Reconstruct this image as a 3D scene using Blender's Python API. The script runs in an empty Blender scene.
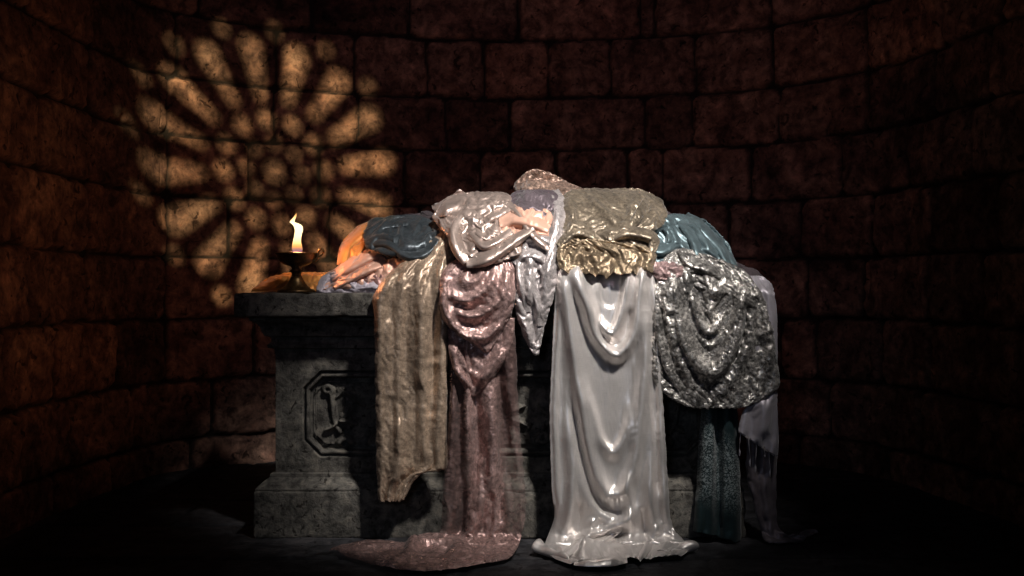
import bpy, bmesh, math, random
import numpy as np
from mathutils import Vector, Matrix

rng = random.Random(7)
C = bpy.context.scene.collection
F = 35.0 / 36.0 * 1024.0          # focal length in pixels
CZ = 1.02                         # camera height (m)

def P(px, py, d):
    """photo pixel at distance d -> world point"""
    return Vector(((px - 512.0) * d / F, d, CZ - (py - 288.0) * d / F))

# ------------------------------------------------------------------ noise
def _hash(ix, iy, seed):
    h = (ix.astype(np.int64) * 374761393 + iy.astype(np.int64) * 668265263 + seed * 974634777) & 0xFFFFFFFF
    h = ((h ^ (h >> 13)) * 1274126177) & 0xFFFFFFFF
    h = (h ^ (h >> 16)) & 0xFFFFFFFF
    return h

def noise(x, y, seed=0):
    """2D gradient noise, about -0.7..0.7"""
    x = np.asarray(x, float); y = np.asarray(y, float)
    ix = np.floor(x); iy = np.floor(y)
    fx = x - ix; fy = y - iy
    ux = fx * fx * fx * (fx * (fx * 6 - 15) + 10); uy = fy * fy * fy * (fy * (fy * 6 - 15) + 10)
    def g(dx, dy):
        a = _hash(ix + dx, iy + dy, seed) / 4294967296.0 * 2 * np.pi
        return np.cos(a) * (fx - dx) + np.sin(a) * (fy - dy)
    a = g(0, 0) * (1 - ux) + g(1, 0) * ux
    b = g(0, 1) * (1 - ux) + g(1, 1) * ux
    return a * (1 - uy) + b * uy

def fbm(x, y, octv=4, seed=0, gain=.5):
    s = 0; a = 1.0
    for i in range(octv):
        s = s + a * noise(x * 2 ** i, y * 2 ** i, seed + i * 17); a *= gain
    return s

def ridged(x, y, octv=3, seed=0):
    s = 0; a = 1.0
    for i in range(octv):
        s = s + a * (1 - 2.2 * np.abs(noise(x * 2 ** i, y * 2 ** i, seed + i * 31))); a *= .5
    return s

def sstep(a, b, x):
    t = np.clip((x - a) / (b - a), 0, 1)
    return t * t * (3 - 2 * t)

# ------------------------------------------------------------------ objects
def link(name, me, mat=None, parent=None):
    o = bpy.data.objects.new(name, me); C.objects.link(o)
    if mat is not None:
        me.materials.append(mat)
    if parent is not None:
        o.parent = parent
    return o

def tag(o, label=None, cat=None, group=None, kind=None):
    if label: o['label'] = label
    if cat: o['category'] = cat
    if group: o['group'] = group
    if kind: o['kind'] = kind
    return o

def empty(name, loc):
    o = bpy.data.objects.new(name, None); C.objects.link(o)
    o.empty_display_size = .1
    o.location = loc
    return o

def local(o, parent):
    """o was built in world coordinates: keep it there under its parent (parents are never rotated)"""
    o.parent = parent
    o.location = -Vector(parent.location)
    return o

def mesh_from(name, verts, faces, mat=None, smooth=True, parent=None):
    me = bpy.data.meshes.new(name)
    me.from_pydata([tuple(v) for v in verts], [], faces)
    me.update()
    if smooth:
        me.polygons.foreach_set('use_smooth', [True] * len(me.polygons))
    return link(name, me, mat, parent)

def grid_mesh(name, XYZ, mat=None, attrs=None, uv=None, flip=False):
    """XYZ: (nv, nu, 3) array -> one smooth mesh"""
    nv, nu, _ = XYZ.shape
    me = bpy.data.meshes.new(name)
    n = nv * nu
    me.vertices.add(n)
    me.vertices.foreach_set('co', XYZ.reshape(-1).astype(np.float32))
    idx = np.arange(n).reshape(nv, nu)
    q = np.stack([idx[:-1, :-1], idx[:-1, 1:], idx[1:, 1:], idx[1:, :-1]], -1).reshape(-1, 4)
    if flip:
        q = q[:, ::-1]
    nf = len(q)
    me.loops.add(nf * 4)
    me.loops.foreach_set('vertex_index', q.reshape(-1).astype(np.int32))
    me.polygons.add(nf)
    me.polygons.foreach_set('loop_start', (np.arange(nf) * 4).astype(np.int32))
    me.polygons.foreach_set('loop_total', np.full(nf, 4, np.int32))
    me.update(calc_edges=True)
    me.polygons.foreach_set('use_smooth', np.ones(nf, bool))
    for k, a in (attrs or {}).items():
        at = me.attributes.new(k, 'FLOAT', 'POINT')
        at.data.foreach_set('value', a.reshape(-1).astype(np.float32))
    if uv is not None:
        l = me.uv_layers.new(name='UVMap')
        l.data.foreach_set('uv', uv.reshape(-1, 2)[q.reshape(-1)].reshape(-1).astype(np.float32))
    me.validate()
    return link(name, me, mat)

def catmull(pts, n):
    """smooth resample of control rows (k, m) to n rows, chord-length"""
    p = np.array(pts, float)
    if len(p) == 2:
        t = np.linspace(0, 1, n)[:, None]
        return p[0] * (1 - t) + p[1] * t
    seg = np.sqrt(((p[1:] - p[:-1]) ** 2).sum(1)) + 1e-6
    tt = np.concatenate([[0], np.cumsum(seg)])
    m = np.zeros_like(p)                       # finite-difference tangents, limited
    dl = (p[1:] - p[:-1]) / seg[:, None]
    m[0] = dl[0]; m[-1] = dl[-1]
    w = seg[:-1] / (seg[:-1] + seg[1:])
    m[1:-1] = dl[:-1] * (1 - w)[:, None] + dl[1:] * w[:, None]
    t = np.linspace(0, tt[-1], n)
    i = np.clip(np.searchsorted(tt, t, side='right') - 1, 0, len(seg) - 1)
    h = seg[i][:, None]; s = ((t - tt[i]) / seg[i])[:, None]
    return ((2 * s ** 3 - 3 * s ** 2 + 1) * p[i] + (s ** 3 - 2 * s ** 2 + s) * h * m[i]
            + (-2 * s ** 3 + 3 * s ** 2) * p[i + 1] + (s ** 3 - s ** 2) * h * m[i + 1])

def stroke(px, py, pts, w, h, w2=None, taper=.25, n=22, flat=2.0):
    """raised (h>0) or sunk (h<0) fold along a polyline; w on its left-hand side, w2 on the other"""
    c = catmull(pts, n)
    if w2 is None: w2 = w
    best = np.full(px.shape, 1e9); sd = np.zeros(px.shape); tt = np.zeros(px.shape)
    for i in range(n - 1):
        a = c[i]; b = c[i + 1]; ab = b - a; L2 = (ab ** 2).sum() + 1e-9
        t = np.clip(((px - a[0]) * ab[0] + (py - a[1]) * ab[1]) / L2, 0, 1)
        dx = px - a[0] - t * ab[0]; dy = py - a[1] - t * ab[1]
        d = np.hypot(dx, dy)
        k = d < best
        best = np.where(k, d, best)
        sd = np.where(k, ab[0] * dy - ab[1] * dx, sd)
        tt = np.where(k, (i + t) / (n - 1), tt)
    ww = np.where(sd > 0, w2, w)
    tp = sstep(0, taper, tt) * sstep(0, taper, 1 - tt) if taper > 0 else 1.0
    return h * np.exp(-(best / ww) ** flat) * tp

# ------------------------------------------------------------------ mesh builders
def bm_obj(name, bm, mat, parent=None, smooth=False, bevel=0, seg=2):
    bmesh.ops.recalc_face_normals(bm, faces=bm.faces)
    me = bpy.data.meshes.new(name); bm.to_mesh(me); bm.free()
    if smooth:
        me.polygons.foreach_set('use_smooth', [True] * len(me.polygons))
    o = link(name, me, mat)
    if bevel:
        b = o.modifiers.new('bevel', 'BEVEL'); b.width = bevel; b.segments = seg; b.limit_method = 'ANGLE'
    if parent is not None:
        local(o, parent)
    return o

def lathe(name, prof, mat, center, parent=None, n=56):
    """prof: list of (r, z) -> closed turned solid about the vertical through center"""
    vs = []; fs = []; k = len(prof)
    for j in range(n):
        a = 2 * math.pi * j / n
        for r, z in prof:
            vs.append((center[0] + r * math.cos(a), center[1] + r * math.sin(a), center[2] + z))
    for j in range(n):
        for i in range(k - 1):
            a = j * k + i; b = ((j + 1) % n) * k + i
            fs.append((a, b, b + 1, a + 1))
    me = bpy.data.meshes.new(name); me.from_pydata(vs, [], fs)
    bm = bmesh.new(); bm.from_mesh(me); bmesh.ops.remove_doubles(bm, verts=bm.verts, dist=1e-5)
    bpy.data.meshes.remove(me)
    return bm_obj(name, bm, mat, parent, smooth=True)

def tube(name, pts, radii, mat, parent=None, n=12, samples=40):
    c = catmull([tuple(p) + (r,) for p, r in zip(pts, radii)], samples)
    vs = []; fs = []
    up = Vector((.13, .31, .94)).normalized(); prev = None
    for i in range(samples):
        p = Vector(c[i, :3]); r = max(c[i, 3], 1e-4)
        t = (Vector(c[min(i + 1, samples - 1), :3]) - Vector(c[max(i - 1, 0), :3])).normalized()
        if prev is None:
            s = t.cross(up).normalized()
        else:
            s = (prev - t * prev.dot(t)).normalized()
        prev = s; b = t.cross(s)
        for j in range(n):
            a = 2 * math.pi * j / n
            vs.append(p + (s * math.cos(a) + b * math.sin(a)) * r)
    for i in range(samples - 1):
        for j in range(n):
            fs.append((i * n + j, i * n + (j + 1) % n, (i + 1) * n + (j + 1) % n, (i + 1) * n + j))
    fs.append(tuple(range(n))[::-1]); fs.append(tuple((samples - 1) * n + j for j in range(n)))
    o = mesh_from(name, vs, fs, mat)
    if parent is not None:
        local(o, parent)
    return o

# ------------------------------------------------------------------ materials
def new_mat(name):
    m = bpy.data.materials.new(name); m.use_nodes = True
    nt = m.node_tree
    b = nt.nodes['Principled BSDF']
    return m, nt, b

def N(nt, typ, **kw):
    n = nt.nodes.new(typ)
    for k, v in kw.items():
        if k.startswith('i_'):
            n.inputs[k[2:].replace('_', ' ')].default_value = v
        else:
            setattr(n, k, v)
    return n

def ramp(nt, fac, stops):
    r = nt.nodes.new('ShaderNodeValToRGB')
    e = r.color_ramp.elements
    while len(e) < len(stops): e.new(.5)
    for x, (p, c) in zip(e, stops):
        x.position = p; x.color = (*c, 1) if len(c) == 3 else c
    nt.links.new(fac, r.inputs['Fac'])
    return r

def mixc(nt, fac, a, b, typ='MIX'):
    m = nt.nodes.new('ShaderNodeMix'); m.data_type = 'RGBA'; m.blend_type = typ
    for s, v in ((m.inputs[0], fac), (m.inputs[6], a), (m.inputs[7], b)):
        if hasattr(v, 'links') or hasattr(v, 'is_linked'):
            nt.links.new(v, s)
        elif isinstance(v, (int, float)):
            s.default_value = v
        else:
            s.default_value = (*v, 1)
    return m.outputs[2]

def math_n(nt, op, a, b=None):
    m = nt.nodes.new('ShaderNodeMath'); m.operation = op
    for s, v in ((m.inputs[0], a), (m.inputs[1], b)):
        if v is None: continue
        if isinstance(v, (int, float)): s.default_value = v
        else: nt.links.new(v, s)
    return m.outputs[0]

def noise_n(nt, vec, scale, detail=4, rough=.55, dist=0):
    n = N(nt, 'ShaderNodeTexNoise'); n.inputs['Scale'].default_value = scale
    n.inputs['Detail'].default_value = detail; n.inputs['Roughness'].default_value = rough
    n.inputs['Distortion'].default_value = dist
    nt.links.new(vec, n.inputs['Vector'])
    return n.outputs['Fac']

def bump(nt, b, height, strength, dist=.01):
    n = N(nt, 'ShaderNodeBump'); n.inputs['Strength'].default_value = strength; n.inputs['Distance'].default_value = dist
    nt.links.new(height, n.inputs['Height']); nt.links.new(n.outputs['Normal'], b.inputs['Normal'])
    return n

def objco(nt, scale=None):
    t = N(nt, 'ShaderNodeTexCoord')
    if scale is None: return t.outputs['Object']
    m = N(nt, 'ShaderNodeMapping'); m.inputs['Scale'].default_value = scale
    nt.links.new(t.outputs['Object'], m.inputs['Vector'])
    return m.outputs['Vector']

def stone_mat(name, base, dark, light, joint=(.02, .015, .013), scale=1.0, bstr=.5, use_tint=True, rough=.92, blotch=.85):
    m, nt, b = new_mat(name)
    co = objco(nt)
    n1 = noise_n(nt, co, 2.3 * scale, 6, .62, .6)
    n2 = noise_n(nt, co, 14 * scale, 6, .7, .3)
    n3 = noise_n(nt, co, 60 * scale, 4, .7)
    c = ramp(nt, n1, [(.30, dark), (.5, base), (.72, light)]).outputs[0]
    spots = ramp(nt, n2, [(.38, (.22, .20, .20)), (.5, (.85, .83, .83)), (.64, (1.6, 1.5, 1.4))]).outputs[0]
    c = mixc(nt, .8, c, spots, 'MULTIPLY')
    n4 = noise_n(nt, co, 21 * scale, 2, .5, .8)
    pit = ramp(nt, n4, [(.30, (.18, .16, .16)), (.37, (1, 1, 1))]).outputs[0]  # shade inside the pits, put into the colour as dark spots
    c = mixc(nt, .9, c, pit, 'MULTIPLY')
    n5 = noise_n(nt, co, 5.5 * scale, 5, .7, 1.0)
    worn = ramp(nt, n5, [(.40, (.55, .52, .52)), (.55, (1, 1, 1)), (.68, (1.7, 1.6, 1.55))]).outputs[0]
    c = mixc(nt, blotch, c, worn, 'MULTIPLY')
    if use_tint:
        a = N(nt, 'ShaderNodeAttribute', attribute_name='tint')
        tr = ramp(nt, a.outputs['Fac'], [(0, (.5, .46, .46)), (.5, (1, .97, .95)), (1, (1.4, 1.25, 1.15))]).outputs[0]
        c = mixc(nt, 1.0, c, tr, 'MULTIPLY')
        j = N(nt, 'ShaderNodeAttribute', attribute_name='joint')
        c = mixc(nt, j.outputs['Fac'], c, joint)
    nt.links.new(c, b.inputs['Base Color'])
    b.inputs['Roughness'].default_value = rough
    b.inputs['Specular IOR Level'].default_value = .25
    h = math_n(nt, 'ADD', math_n(nt, 'ADD', math_n(nt, 'MULTIPLY', n2, 1.3), math_n(nt, 'MULTIPLY', pit, .25)), math_n(nt, 'MULTIPLY', n3, .35))
    bump(nt, b, h, bstr, .02)
    return m
# ================================================================== THE ROOM
M_wall = stone_mat('wall stone', (.255, .152, .115), (.10, .055, .046), (.37, .24, .18))
M_floor = stone_mat('floor slate', (.034, .037, .044), (.018, .019, .023), (.055, .056, .062), joint=(.012, .012, .013), scale=.9, bstr=.35, rough=.8)
M_altar = stone_mat('altar stone', (.135, .128, .112), (.065, .062, .056), (.20, .19, .168), scale=1.6, bstr=.45, use_tint=False, blotch=.3)
M_plain = stone_mat('vault stone', (.16, .10, .08), (.08, .05, .04), (.24, .16, .12), use_tint=False)

# plan of the apse, left to right: (x, depth)
PLAN = [(-2.14, -3.0), (-2.12, 0.6), (-2.09, 3.0), (-2.07, 4.2), (-2.03, 5.0), (-1.93, 5.47), (-1.55, 5.80), (-1.0, 6.02), (-.4, 6.15),
        (.3, 6.17), (1.0, 6.07), (1.55, 5.82), (1.95, 5.42), (2.10, 4.8), (2.20, 4.1), (2.25, 3.0), (2.27, .6), (2.28, -3.0)]
PL = catmull(PLAN, 900)
PLS = np.concatenate([[0], np.cumsum(np.hypot(*(PL[1:] - PL[:-1]).T))])
def plan_at(s):
    x = np.interp(s, PLS, PL[:, 0]); y = np.interp(s, PLS, PL[:, 1])
    e = .02
    tx = np.interp(s + e, PLS, PL[:, 0]) - np.interp(s - e, PLS, PL[:, 0])
    ty = np.interp(s + e, PLS, PL[:, 1]) - np.interp(s - e, PLS, PL[:, 1])
    l = np.hypot(tx, ty)
    return x, y, ty / l, -tx / l          # inward normal (towards the room)
def s_of_px(px):
    k = np.where((PL[:, 1] > 2.6))[0]
    pp = 512 + PL[k, 0] * F / PL[k, 1]
    return float(np.interp(px, pp, PLS[k]))
S_TOT = PLS[-1]

COURSES = [-.2, .17, .50, .85, 1.19, 1.535, 1.875, 2.20, 2.56, 2.93, 3.3, 3.7, 4.1, 4.5, 4.9, 5.4]
JOINT_PX = {7: [355, 427, 484, 549, 610, 695, 772, 865], 6: [275, 358, 446, 510, 645, 692, 778, 866], 5: [170, 250, 320, 405, 480, 556, 628, 662, 750, 840, 905],
            8: [200, 312, 410, 518, 640, 655, 770, 868], 4: [168, 230, 330, 420, 515, 600, 665, 728, 800, 872, 930],
            3: [168, 290, 380, 470, 560, 640, 720, 806, 862, 925], 2: [168, 255, 345, 430, 520, 610, 700, 780, 815, 880]}
def joints(ci):
    r = random.Random(100 + ci)
    js = []
    if ci in JOINT_PX:
        js = [s_of_px(p) for p in JOINT_PX[ci]]
        lo, hi = js[0], js[-1]
    else:
        lo = hi = S_TOT / 2 + r.uniform(-.2, .2); js = [lo]
    s = lo
    while s > 0:
        s -= r.uniform(.38, .72); js.append(s)
    s = hi
    while s < S_TOT:
        s += r.uniform(.38, .72); js.append(s)
    return np.array(sorted(js))

def block_field(S, Z):
    """height (m, inward), tint and joint mask of coursed, worn stone blocks"""
    Sw = S + .012 * fbm(S * 5, Z * 5, 3, 3) + .010 * noise(S * 16, Z * 16, 8)
    Zw = Z + .022 * noise(S * .9, Z * .4, 5) + .014 * fbm(S * 4, Z * 4, 3, 9) + .008 * noise(S * 18, Z * 18, 12)
    zc = np.array(COURSES)
    ci = np.clip(np.searchsorted(zc, Zw, side='right') - 1, 0, len(zc) - 2)
    dz = np.minimum(Zw - zc[ci], zc[ci + 1] - Zw)
    ds = np.zeros_like(S); bid = np.zeros(S.shape, np.int64); su = np.zeros_like(S)
    for c in range(len(zc) - 1):
        k = ci == c
        if not k.any(): continue
        js = joints(c)
        sv = Sw[k]
        j = np.clip(np.searchsorted(js, sv, side='right') - 1, 0, len(js) - 2)
        ds[k] = np.minimum(sv - js[j], js[j + 1] - sv)
        su[k] = (sv - js[j]) / (js[j + 1] - js[j]) - .5
        bid[k] = c * 100 + j
    e = np.minimum(np.abs(dz), np.abs(ds))
    # rounded corners
    e = np.where((dz < .05) & (ds < .05), .05 - np.hypot(.05 - np.minimum(dz, .05), .05 - np.minimum(ds, .05)), e)
    r1 = _hash(bid, bid * 7, 1) / 4294967296.0; r2 = _hash(bid, bid * 3, 2) / 4294967296.0; r3 = _hash(bid, bid * 5, 3) / 4294967296.0
    gap = .004 + .010 * np.clip(.5 + noise(S * 2.2, Z * 2.2, 21), 0, 1)
    body = sstep(gap * .6, gap + .008, e)
    zz = (Zw - zc[ci]) / (zc[ci + 1] - zc[ci]) - .5
    h = body * (.034 + .012 * (r1 - .5) + .014 * (r2 - .5) * su * 2 + .012 * (r3 - .5) * zz * 2)
    h += body * (.016 * fbm(S * 5, Z * 5, 4, 40) + .006 * fbm(S * 20, Z * 20, 2, 41))
    pits = np.clip(fbm(S * 16, Z * 16, 2, 60) - .30, 0, 1) * np.clip(.5 + 1.6 * noise(S * 2, Z * 2, 61), 0, 1)
    h -= body * .09 * pits
    chip = np.clip(fbm(S * 7, Z * 7, 3, 70) - .42, 0, 1) * sstep(.09, .01, e)
    h -= body * .06 * chip
    tint = np.clip(.5 + .85 * (r3 - .5) + .25 * (r1 - .5), 0, 1)
    return h, tint, 1 - sstep(gap * .5, gap + .006, e)

def wall_piece(name, s0, s1, step, z1=3.1, z0=-.06):
    ns = int((s1 - s0) / step) + 1; nz = int((z1 - z0) / step) + 1
    s = np.linspace(s0, s1, ns); z = np.linspace(z0, z1, nz)
    # two coarse rows above carry the wall up to the vault
    z = np.concatenate([z, np.linspace(z1 + .1, 5.3, 24)])
    Sg, Zg = np.meshgrid(s, z)
    h, tint, jt = block_field(Sg, Zg)
    x, y, nx, ny = plan_at(Sg)
    X = np.stack([x + nx * (h - .034), y + ny * (h - .034), Zg], -1)
    o = grid_mesh(name, X, M_wall, {'tint': tint, 'joint': jt})
    so = o.modifiers.new('thickness', 'SOLIDIFY'); so.thickness = .3; so.offset = -1
    return tag(o, kind='structure')

sL = float(np.interp(5.47, PL[:450, 1], PLS[:450])); sR = S_TOT - float(np.interp(5.42, PL[::-1][:450, 1], S_TOT - PLS[::-1][:450]))
sLf = float(np.interp(2.9, PL[:450, 1], PLS[:450])); sRf = S_TOT - float(np.interp(2.9, PL[::-1][:450, 1], S_TOT - PLS[::-1][:450]))
wall_piece('wall_left', sLf, sL, .014)
wall_piece('wall_back', sL, sR, .0135)
wall_piece('wall_right', sR, sRf, .014)
wall_piece('wall_left_front', 0, sLf, .06)
wall_piece('wall_right_front', sRf, S_TOT, .06)

# ---- floor of slate flags
def floor_field(X, Y):
    Xw = X + .01 * noise(X * 4, Y * 4, 1); Yw = Y + .01 * noise(X * 4, Y * 4, 2)
    row = np.floor((Yw - .12) / .52); fy = (Yw - .12) / .52 - row
    off = (_hash(row, row, 5) / 4294967296.0) * .8
    w = .62 + .3 * (_hash(row, row * 3, 6) / 4294967296.0)
    col = np.floor((Xw + off) / w); fx = (Xw + off) / w - col
    e = np.minimum(np.minimum(fy, 1 - fy) * .52, np.minimum(fx, 1 - fx) * w)
    r = _hash(row * 31 + col, col, 7) / 4294967296.0
    body = sstep(.004, .016, e)
    h = body * (.010 + .006 * (r - .5)) + body * .004 * fbm(X * 3, Y * 3, 4, 11)
    return h - .012, .25 + .5 * r, 1 - sstep(.003, .010, e)
x = np.linspace(-2.6, 2.6, 330); y = np.concatenate([np.linspace(-3.2, 2.6, 60), np.linspace(2.62, 6.5, 300)])
Xg, Yg = np.meshgrid(x, y)
h, tint, jt = floor_field(Xg, Yg)
fl = grid_mesh('floor', np.stack([Xg, Yg, h], -1), M_floor, {'tint': tint, 'joint': jt})
so = fl.modifiers.new('thickness', 'SOLIDIFY'); so.thickness = .2; so.offset = -1
tag(fl, kind='structure')

# ---- barrel vault
a = np.linspace(-.05, math.pi + .05, 60); yy = np.linspace(-3.2, 6.6, 40)
Ag, Yg = np.meshgrid(a, yy)
ce = grid_mesh('ceiling', np.stack([.06 - 2.45 * np.cos(Ag), Yg, 4.75 + 1.1 * np.sin(Ag)], -1), M_plain)
so = ce.modifiers.new('thickness', 'SOLIDIFY'); so.thickness = .3; so.offset = 0
tag(ce, kind='structure')

# ---- far end of the chapel, behind the camera: gable wall with the rose window the sun comes through
SUN_DX, SUN_DZ = -.335, -.255               # sun travel per metre of depth
ROSE_C = (-1.33, 5.66, 1.76)                # where the middle of the rose lands on the wall
WY = -3.05
RWX = ROSE_C[0] - SUN_DX * (ROSE_C[1] - WY); RWZ = ROSE_C[2] - SUN_DZ * (ROSE_C[1] - WY)
RR = .90
def curve_plate(name, loops, thick, mat, kind='structure', parent=None):
    cu = bpy.data.curves.new(name, 'CURVE'); cu.dimensions = '2D'; cu.fill_mode = 'BOTH'; cu.extrude = thick / 2
    for lp in loops:
        sp = cu.splines.new('POLY'); sp.points.add(len(lp) - 1); sp.use_cyclic_u = True
        for q, (u, v) in zip(sp.points, lp): q.co = (u, v, 0, 1)
    tmp = bpy.data.objects.new(name + '_outline', cu); C.objects.link(tmp)
    bpy.context.view_layer.update()
    me = bpy.data.meshes.new_from_object(tmp)
    bpy.data.objects.remove(tmp); bpy.data.curves.remove(cu)
    me.name = name
    me.transform(Matrix.Rotation(math.radians(90), 4, 'X'))
    o = link(name, me, mat)
    if kind: tag(o, kind=kind)
    return o
def ring(cx, cy, r, n=40): return [(cx + r * math.cos(2 * math.pi * i / n), cy + r * math.sin(2 * math.pi * i / n)) for i in range(n)]
wl = [(-2.9 - RWX, -.2 - RWZ), (2.9 - RWX, -.2 - RWZ), (2.9 - RWX, 6.1 - RWZ), (-2.9 - RWX, 6.1 - RWZ)]
fw = curve_plate('wall_front', [wl, ring(0, 0, RR, 72)], .25, M_plain)
fw.location = (RWX, WY, RWZ)
loops = [ring(0, 0, RR * 1.02, 96)]
NP = 16
def petal(a0, r0, r1, frac, n=14):
    """light between two spokes: pointed at the hub, round at the rim"""
    half = math.pi / NP * frac
    out = []
    for i in range(n + 1):
        t = i / n; r = r0 + (r1 - r0) * t
        w = half * r * (.62 + .38 * t)
        out.append((r, w))
    cap = [(r1 + out[-1][1] * .9 * math.sin(t), out[-1][1] * math.cos(t)) for t in [math.pi * k / 10 for k in range(1, 10)]]
    pts = [(r, -w) for r, w in out] + [(r, -w) for r, w in cap] + [(r, w) for r, w in reversed(out)]
    ca, sa = math.cos(a0), math.sin(a0)
    return [(x * ca - y * sa, x * sa + y * ca) for x, y in pts]
for k in range(NP):
    a0 = 2 * math.pi * (k + .5) / NP
    loops.append(petal(a0, RR * .47, RR * .80, .46))
    a1 = 2 * math.pi * k / NP
    loops.append(ring(RR * .925 * math.cos(a1), RR * .925 * math.sin(a1), RR * .040, 20))
for k in range(12):
    a1 = 2 * math.pi * (k + .3) / 12
    loops.append(ring(RR * .345 * math.cos(a1), RR * .345 * math.sin(a1), RR * .046, 20))
for k in range(8):
    a1 = 2 * math.pi * k / 8
    loops.append(ring(RR * .19 * math.cos(a1), RR * .19 * math.sin(a1), RR * .034, 18))
loops.append(ring(0, 0, RR * .06, 18))
rw = curve_plate('window_1', loops, .06, M_plain)
rw.location = (RWX, WY, RWZ)

# ---- the sun through the rose
sun = bpy.data.lights.new('sun', 'SUN'); so_ = bpy.data.objects.new('sun', sun); C.objects.link(so_)
sun.energy = 5.0; sun.angle = math.radians(.62); sun.color = (1, .82, .45)
so_.rotation_euler = Vector((SUN_DX, 1, SUN_DZ)).to_track_quat('-Z', 'Y').to_euler()
so_.location = (3, -8, 6)

def spot(name, loc, target, power, color, size, cone, blend):
    l = bpy.data.lights.new(name, 'SPOT'); o = bpy.data.objects.new(name, l); C.objects.link(o)
    l.energy = power; l.color = color; l.shadow_soft_size = size; l.spot_size = math.radians(cone); l.spot_blend = blend
    o.location = loc
    o.rotation_euler = (Vector(target) - Vector(loc)).to_track_quat('-Z', 'Y').to_euler()
    return o
spot('key_lamp', (1.27, 1.78, 4.38), (.25, 4.12, 1.22), 1350, (1, .955, .91), .17, 30.5, 1.0)
spot('cool_fill', (-.9, -1.6, 1.9), (.1, 4.0, .35), 44, (.62, .75, 1), .35, 35, 1.0)  # added cool fill for the lower cloths and floor, no real source
spot('back_wall_fill', (.1, .6, 3.6), (.15, 6.0, 2.05), 46, (1, .64, .80), .3, 58, 1.0)  # added dim pinkish fill that brightens the back wall, no lamp there
spot('left_wall_fill', (.9, 1.2, 3.2), (-2.1, 4.4, 1.5), 4, (1, .55, .72), .3, 60, 1.0)  # added weak fill for the left wall, stands for no fixture
spot('right_wall_fill', (-.9, 1.0, 3.2), (2.1, 4.5, 1.5), 5, (1, .74, .72), .3, 62, 1.0)  # added weak fill so the right wall shows, an invented source

w = bpy.data.worlds.new('sky'); bpy.context.scene.world = w; w.use_nodes = True
w.node_tree.nodes['Background'].inputs[0].default_value = (.35, .45, .6, 1)
w.node_tree.nodes['Background'].inputs[1].default_value = .3

cam = bpy.data.cameras.new('camera'); co_ = bpy.data.objects.new('camera', cam); C.objects.link(co_)
cam.lens = 35; cam.sensor_width = 36; cam.clip_start = .05; cam.clip_end = 60
co_.location = (0, 0, CZ); co_.rotation_euler = (math.radians(90), 0, 0)
cam.dof.use_dof = True; cam.dof.focus_distance = 4.05; cam.dof.aperture_fstop = 5.6
S_ = bpy.context.scene
S_.camera = co_
S_.view_settings.view_transform = 'Standard'; S_.view_settings.look = 'None'
S_.view_settings.gamma = 1; S_.view_settings.exposure = 0; S_.view_settings.use_curve_mapping = False
# ================================================================== THE ALTAR
AX = -.05
altar = empty('stone_altar', (AX, 4.45, 0))
tag(altar, 'carved grey stone altar table standing in the middle of the vault', 'altar')

def worn_box(name, x0, x1, y0, y1, z0, z1, seed, parent, amp=.004, step=.02, rnd=.008):
    """stone block with worn edges: a bevelled, finely cut box pushed about by noise"""
    bm = bmesh.new()
    bmesh.ops.create_cube(bm, size=1)
    bmesh.ops.scale(bm, vec=(x1 - x0, y1 - y0, z1 - z0), verts=bm.verts)
    bmesh.ops.translate(bm, vec=((x0 + x1) / 2, (y0 + y1) / 2, (z0 + z1) / 2), verts=bm.verts)
    bmesh.ops.bevel(bm, geom=bm.edges[:], offset=rnd, segments=2, affect='EDGES', profile=.5)
    for ax in range(3):
        lo, hi = ((x0, x1), (y0, y1), (z0, z1))[ax]
        n = max(1, int((hi - lo) / step))
        for k in range(1, n):
            co = [0, 0, 0]; no = [0, 0, 0]; co[ax] = lo + (hi - lo) * k / n; no[ax] = 1
            if ax == 1 and co[1] > y0 + .3: continue
            bmesh.ops.bisect_plane(bm, geom=bm.verts[:] + bm.edges[:] + bm.faces[:], plane_co=co, plane_no=no)
    bm.normal_update()
    v = np.array([q.co for q in bm.verts])
    nz = fbm(v[:, 0] * 9 + v[:, 1] * 5, v[:, 2] * 9 + v[:, 1] * 7, 3, seed) * amp
    ed = (np.abs(v[:, 2] - z0) < .02) | (np.abs(v[:, 2] - z1) < .02) | (np.abs(v[:, 0] - x0) < .02) | (np.abs(v[:, 0] - x1) < .02)
    chips = -np.clip(noise(v[:, 0] * 14, v[:, 2] * 14 + v[:, 1] * 9, seed + 5) - .22, 0, 1) * ed * .035
    for q, a in zip(bm.verts, nz + chips):
        q.co += q.normal * float(a)
    return bm_obj(name, bm, M_altar, parent, smooth=True)

def moulding(name, prof, x0, x1, y0, y1, parent, seed):
    """profile (outset, z) run round a rectangle"""
    n = len(prof); vs = []; fs = []
    def loop(o):
        pts = []
        cs = [(x0 - o, y0 - o), (x1 + o, y0 - o), (x1 + o, y1 + o), (x0 - o, y1 + o)]
        for a, b in zip(cs, cs[1:] + cs[:1]):
            m = 90
            for k in range(m): pts.append((a[0] + (b[0] - a[0]) * k / m, a[1] + (b[1] - a[1]) * k / m))
        return pts
    for o, z in prof:
        for (x, y) in loop(o): vs.append((x, y, z))
    m = len(vs) // n
    v = np.array(vs)
    d = .0035 * fbm(v[:, 0] * 11 + v[:, 1] * 3, v[:, 2] * 11 + v[:, 1] * 6, 3, seed)
    v[:, 1] -= d; v[:, 2] += d * .5
    for i in range(n - 1):
        for j in range(m):
            fs.append((i * m + j, i * m + (j + 1) % m, (i + 1) * m + (j + 1) % m, (i + 1) * m + j))
    fs.append(tuple(range(m))[::-1]); fs.append(tuple((n - 1) * m + j for j in range(m)))
    o = mesh_from(name, v, fs, M_altar, smooth=False)
    local(o, parent)
    return o

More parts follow.
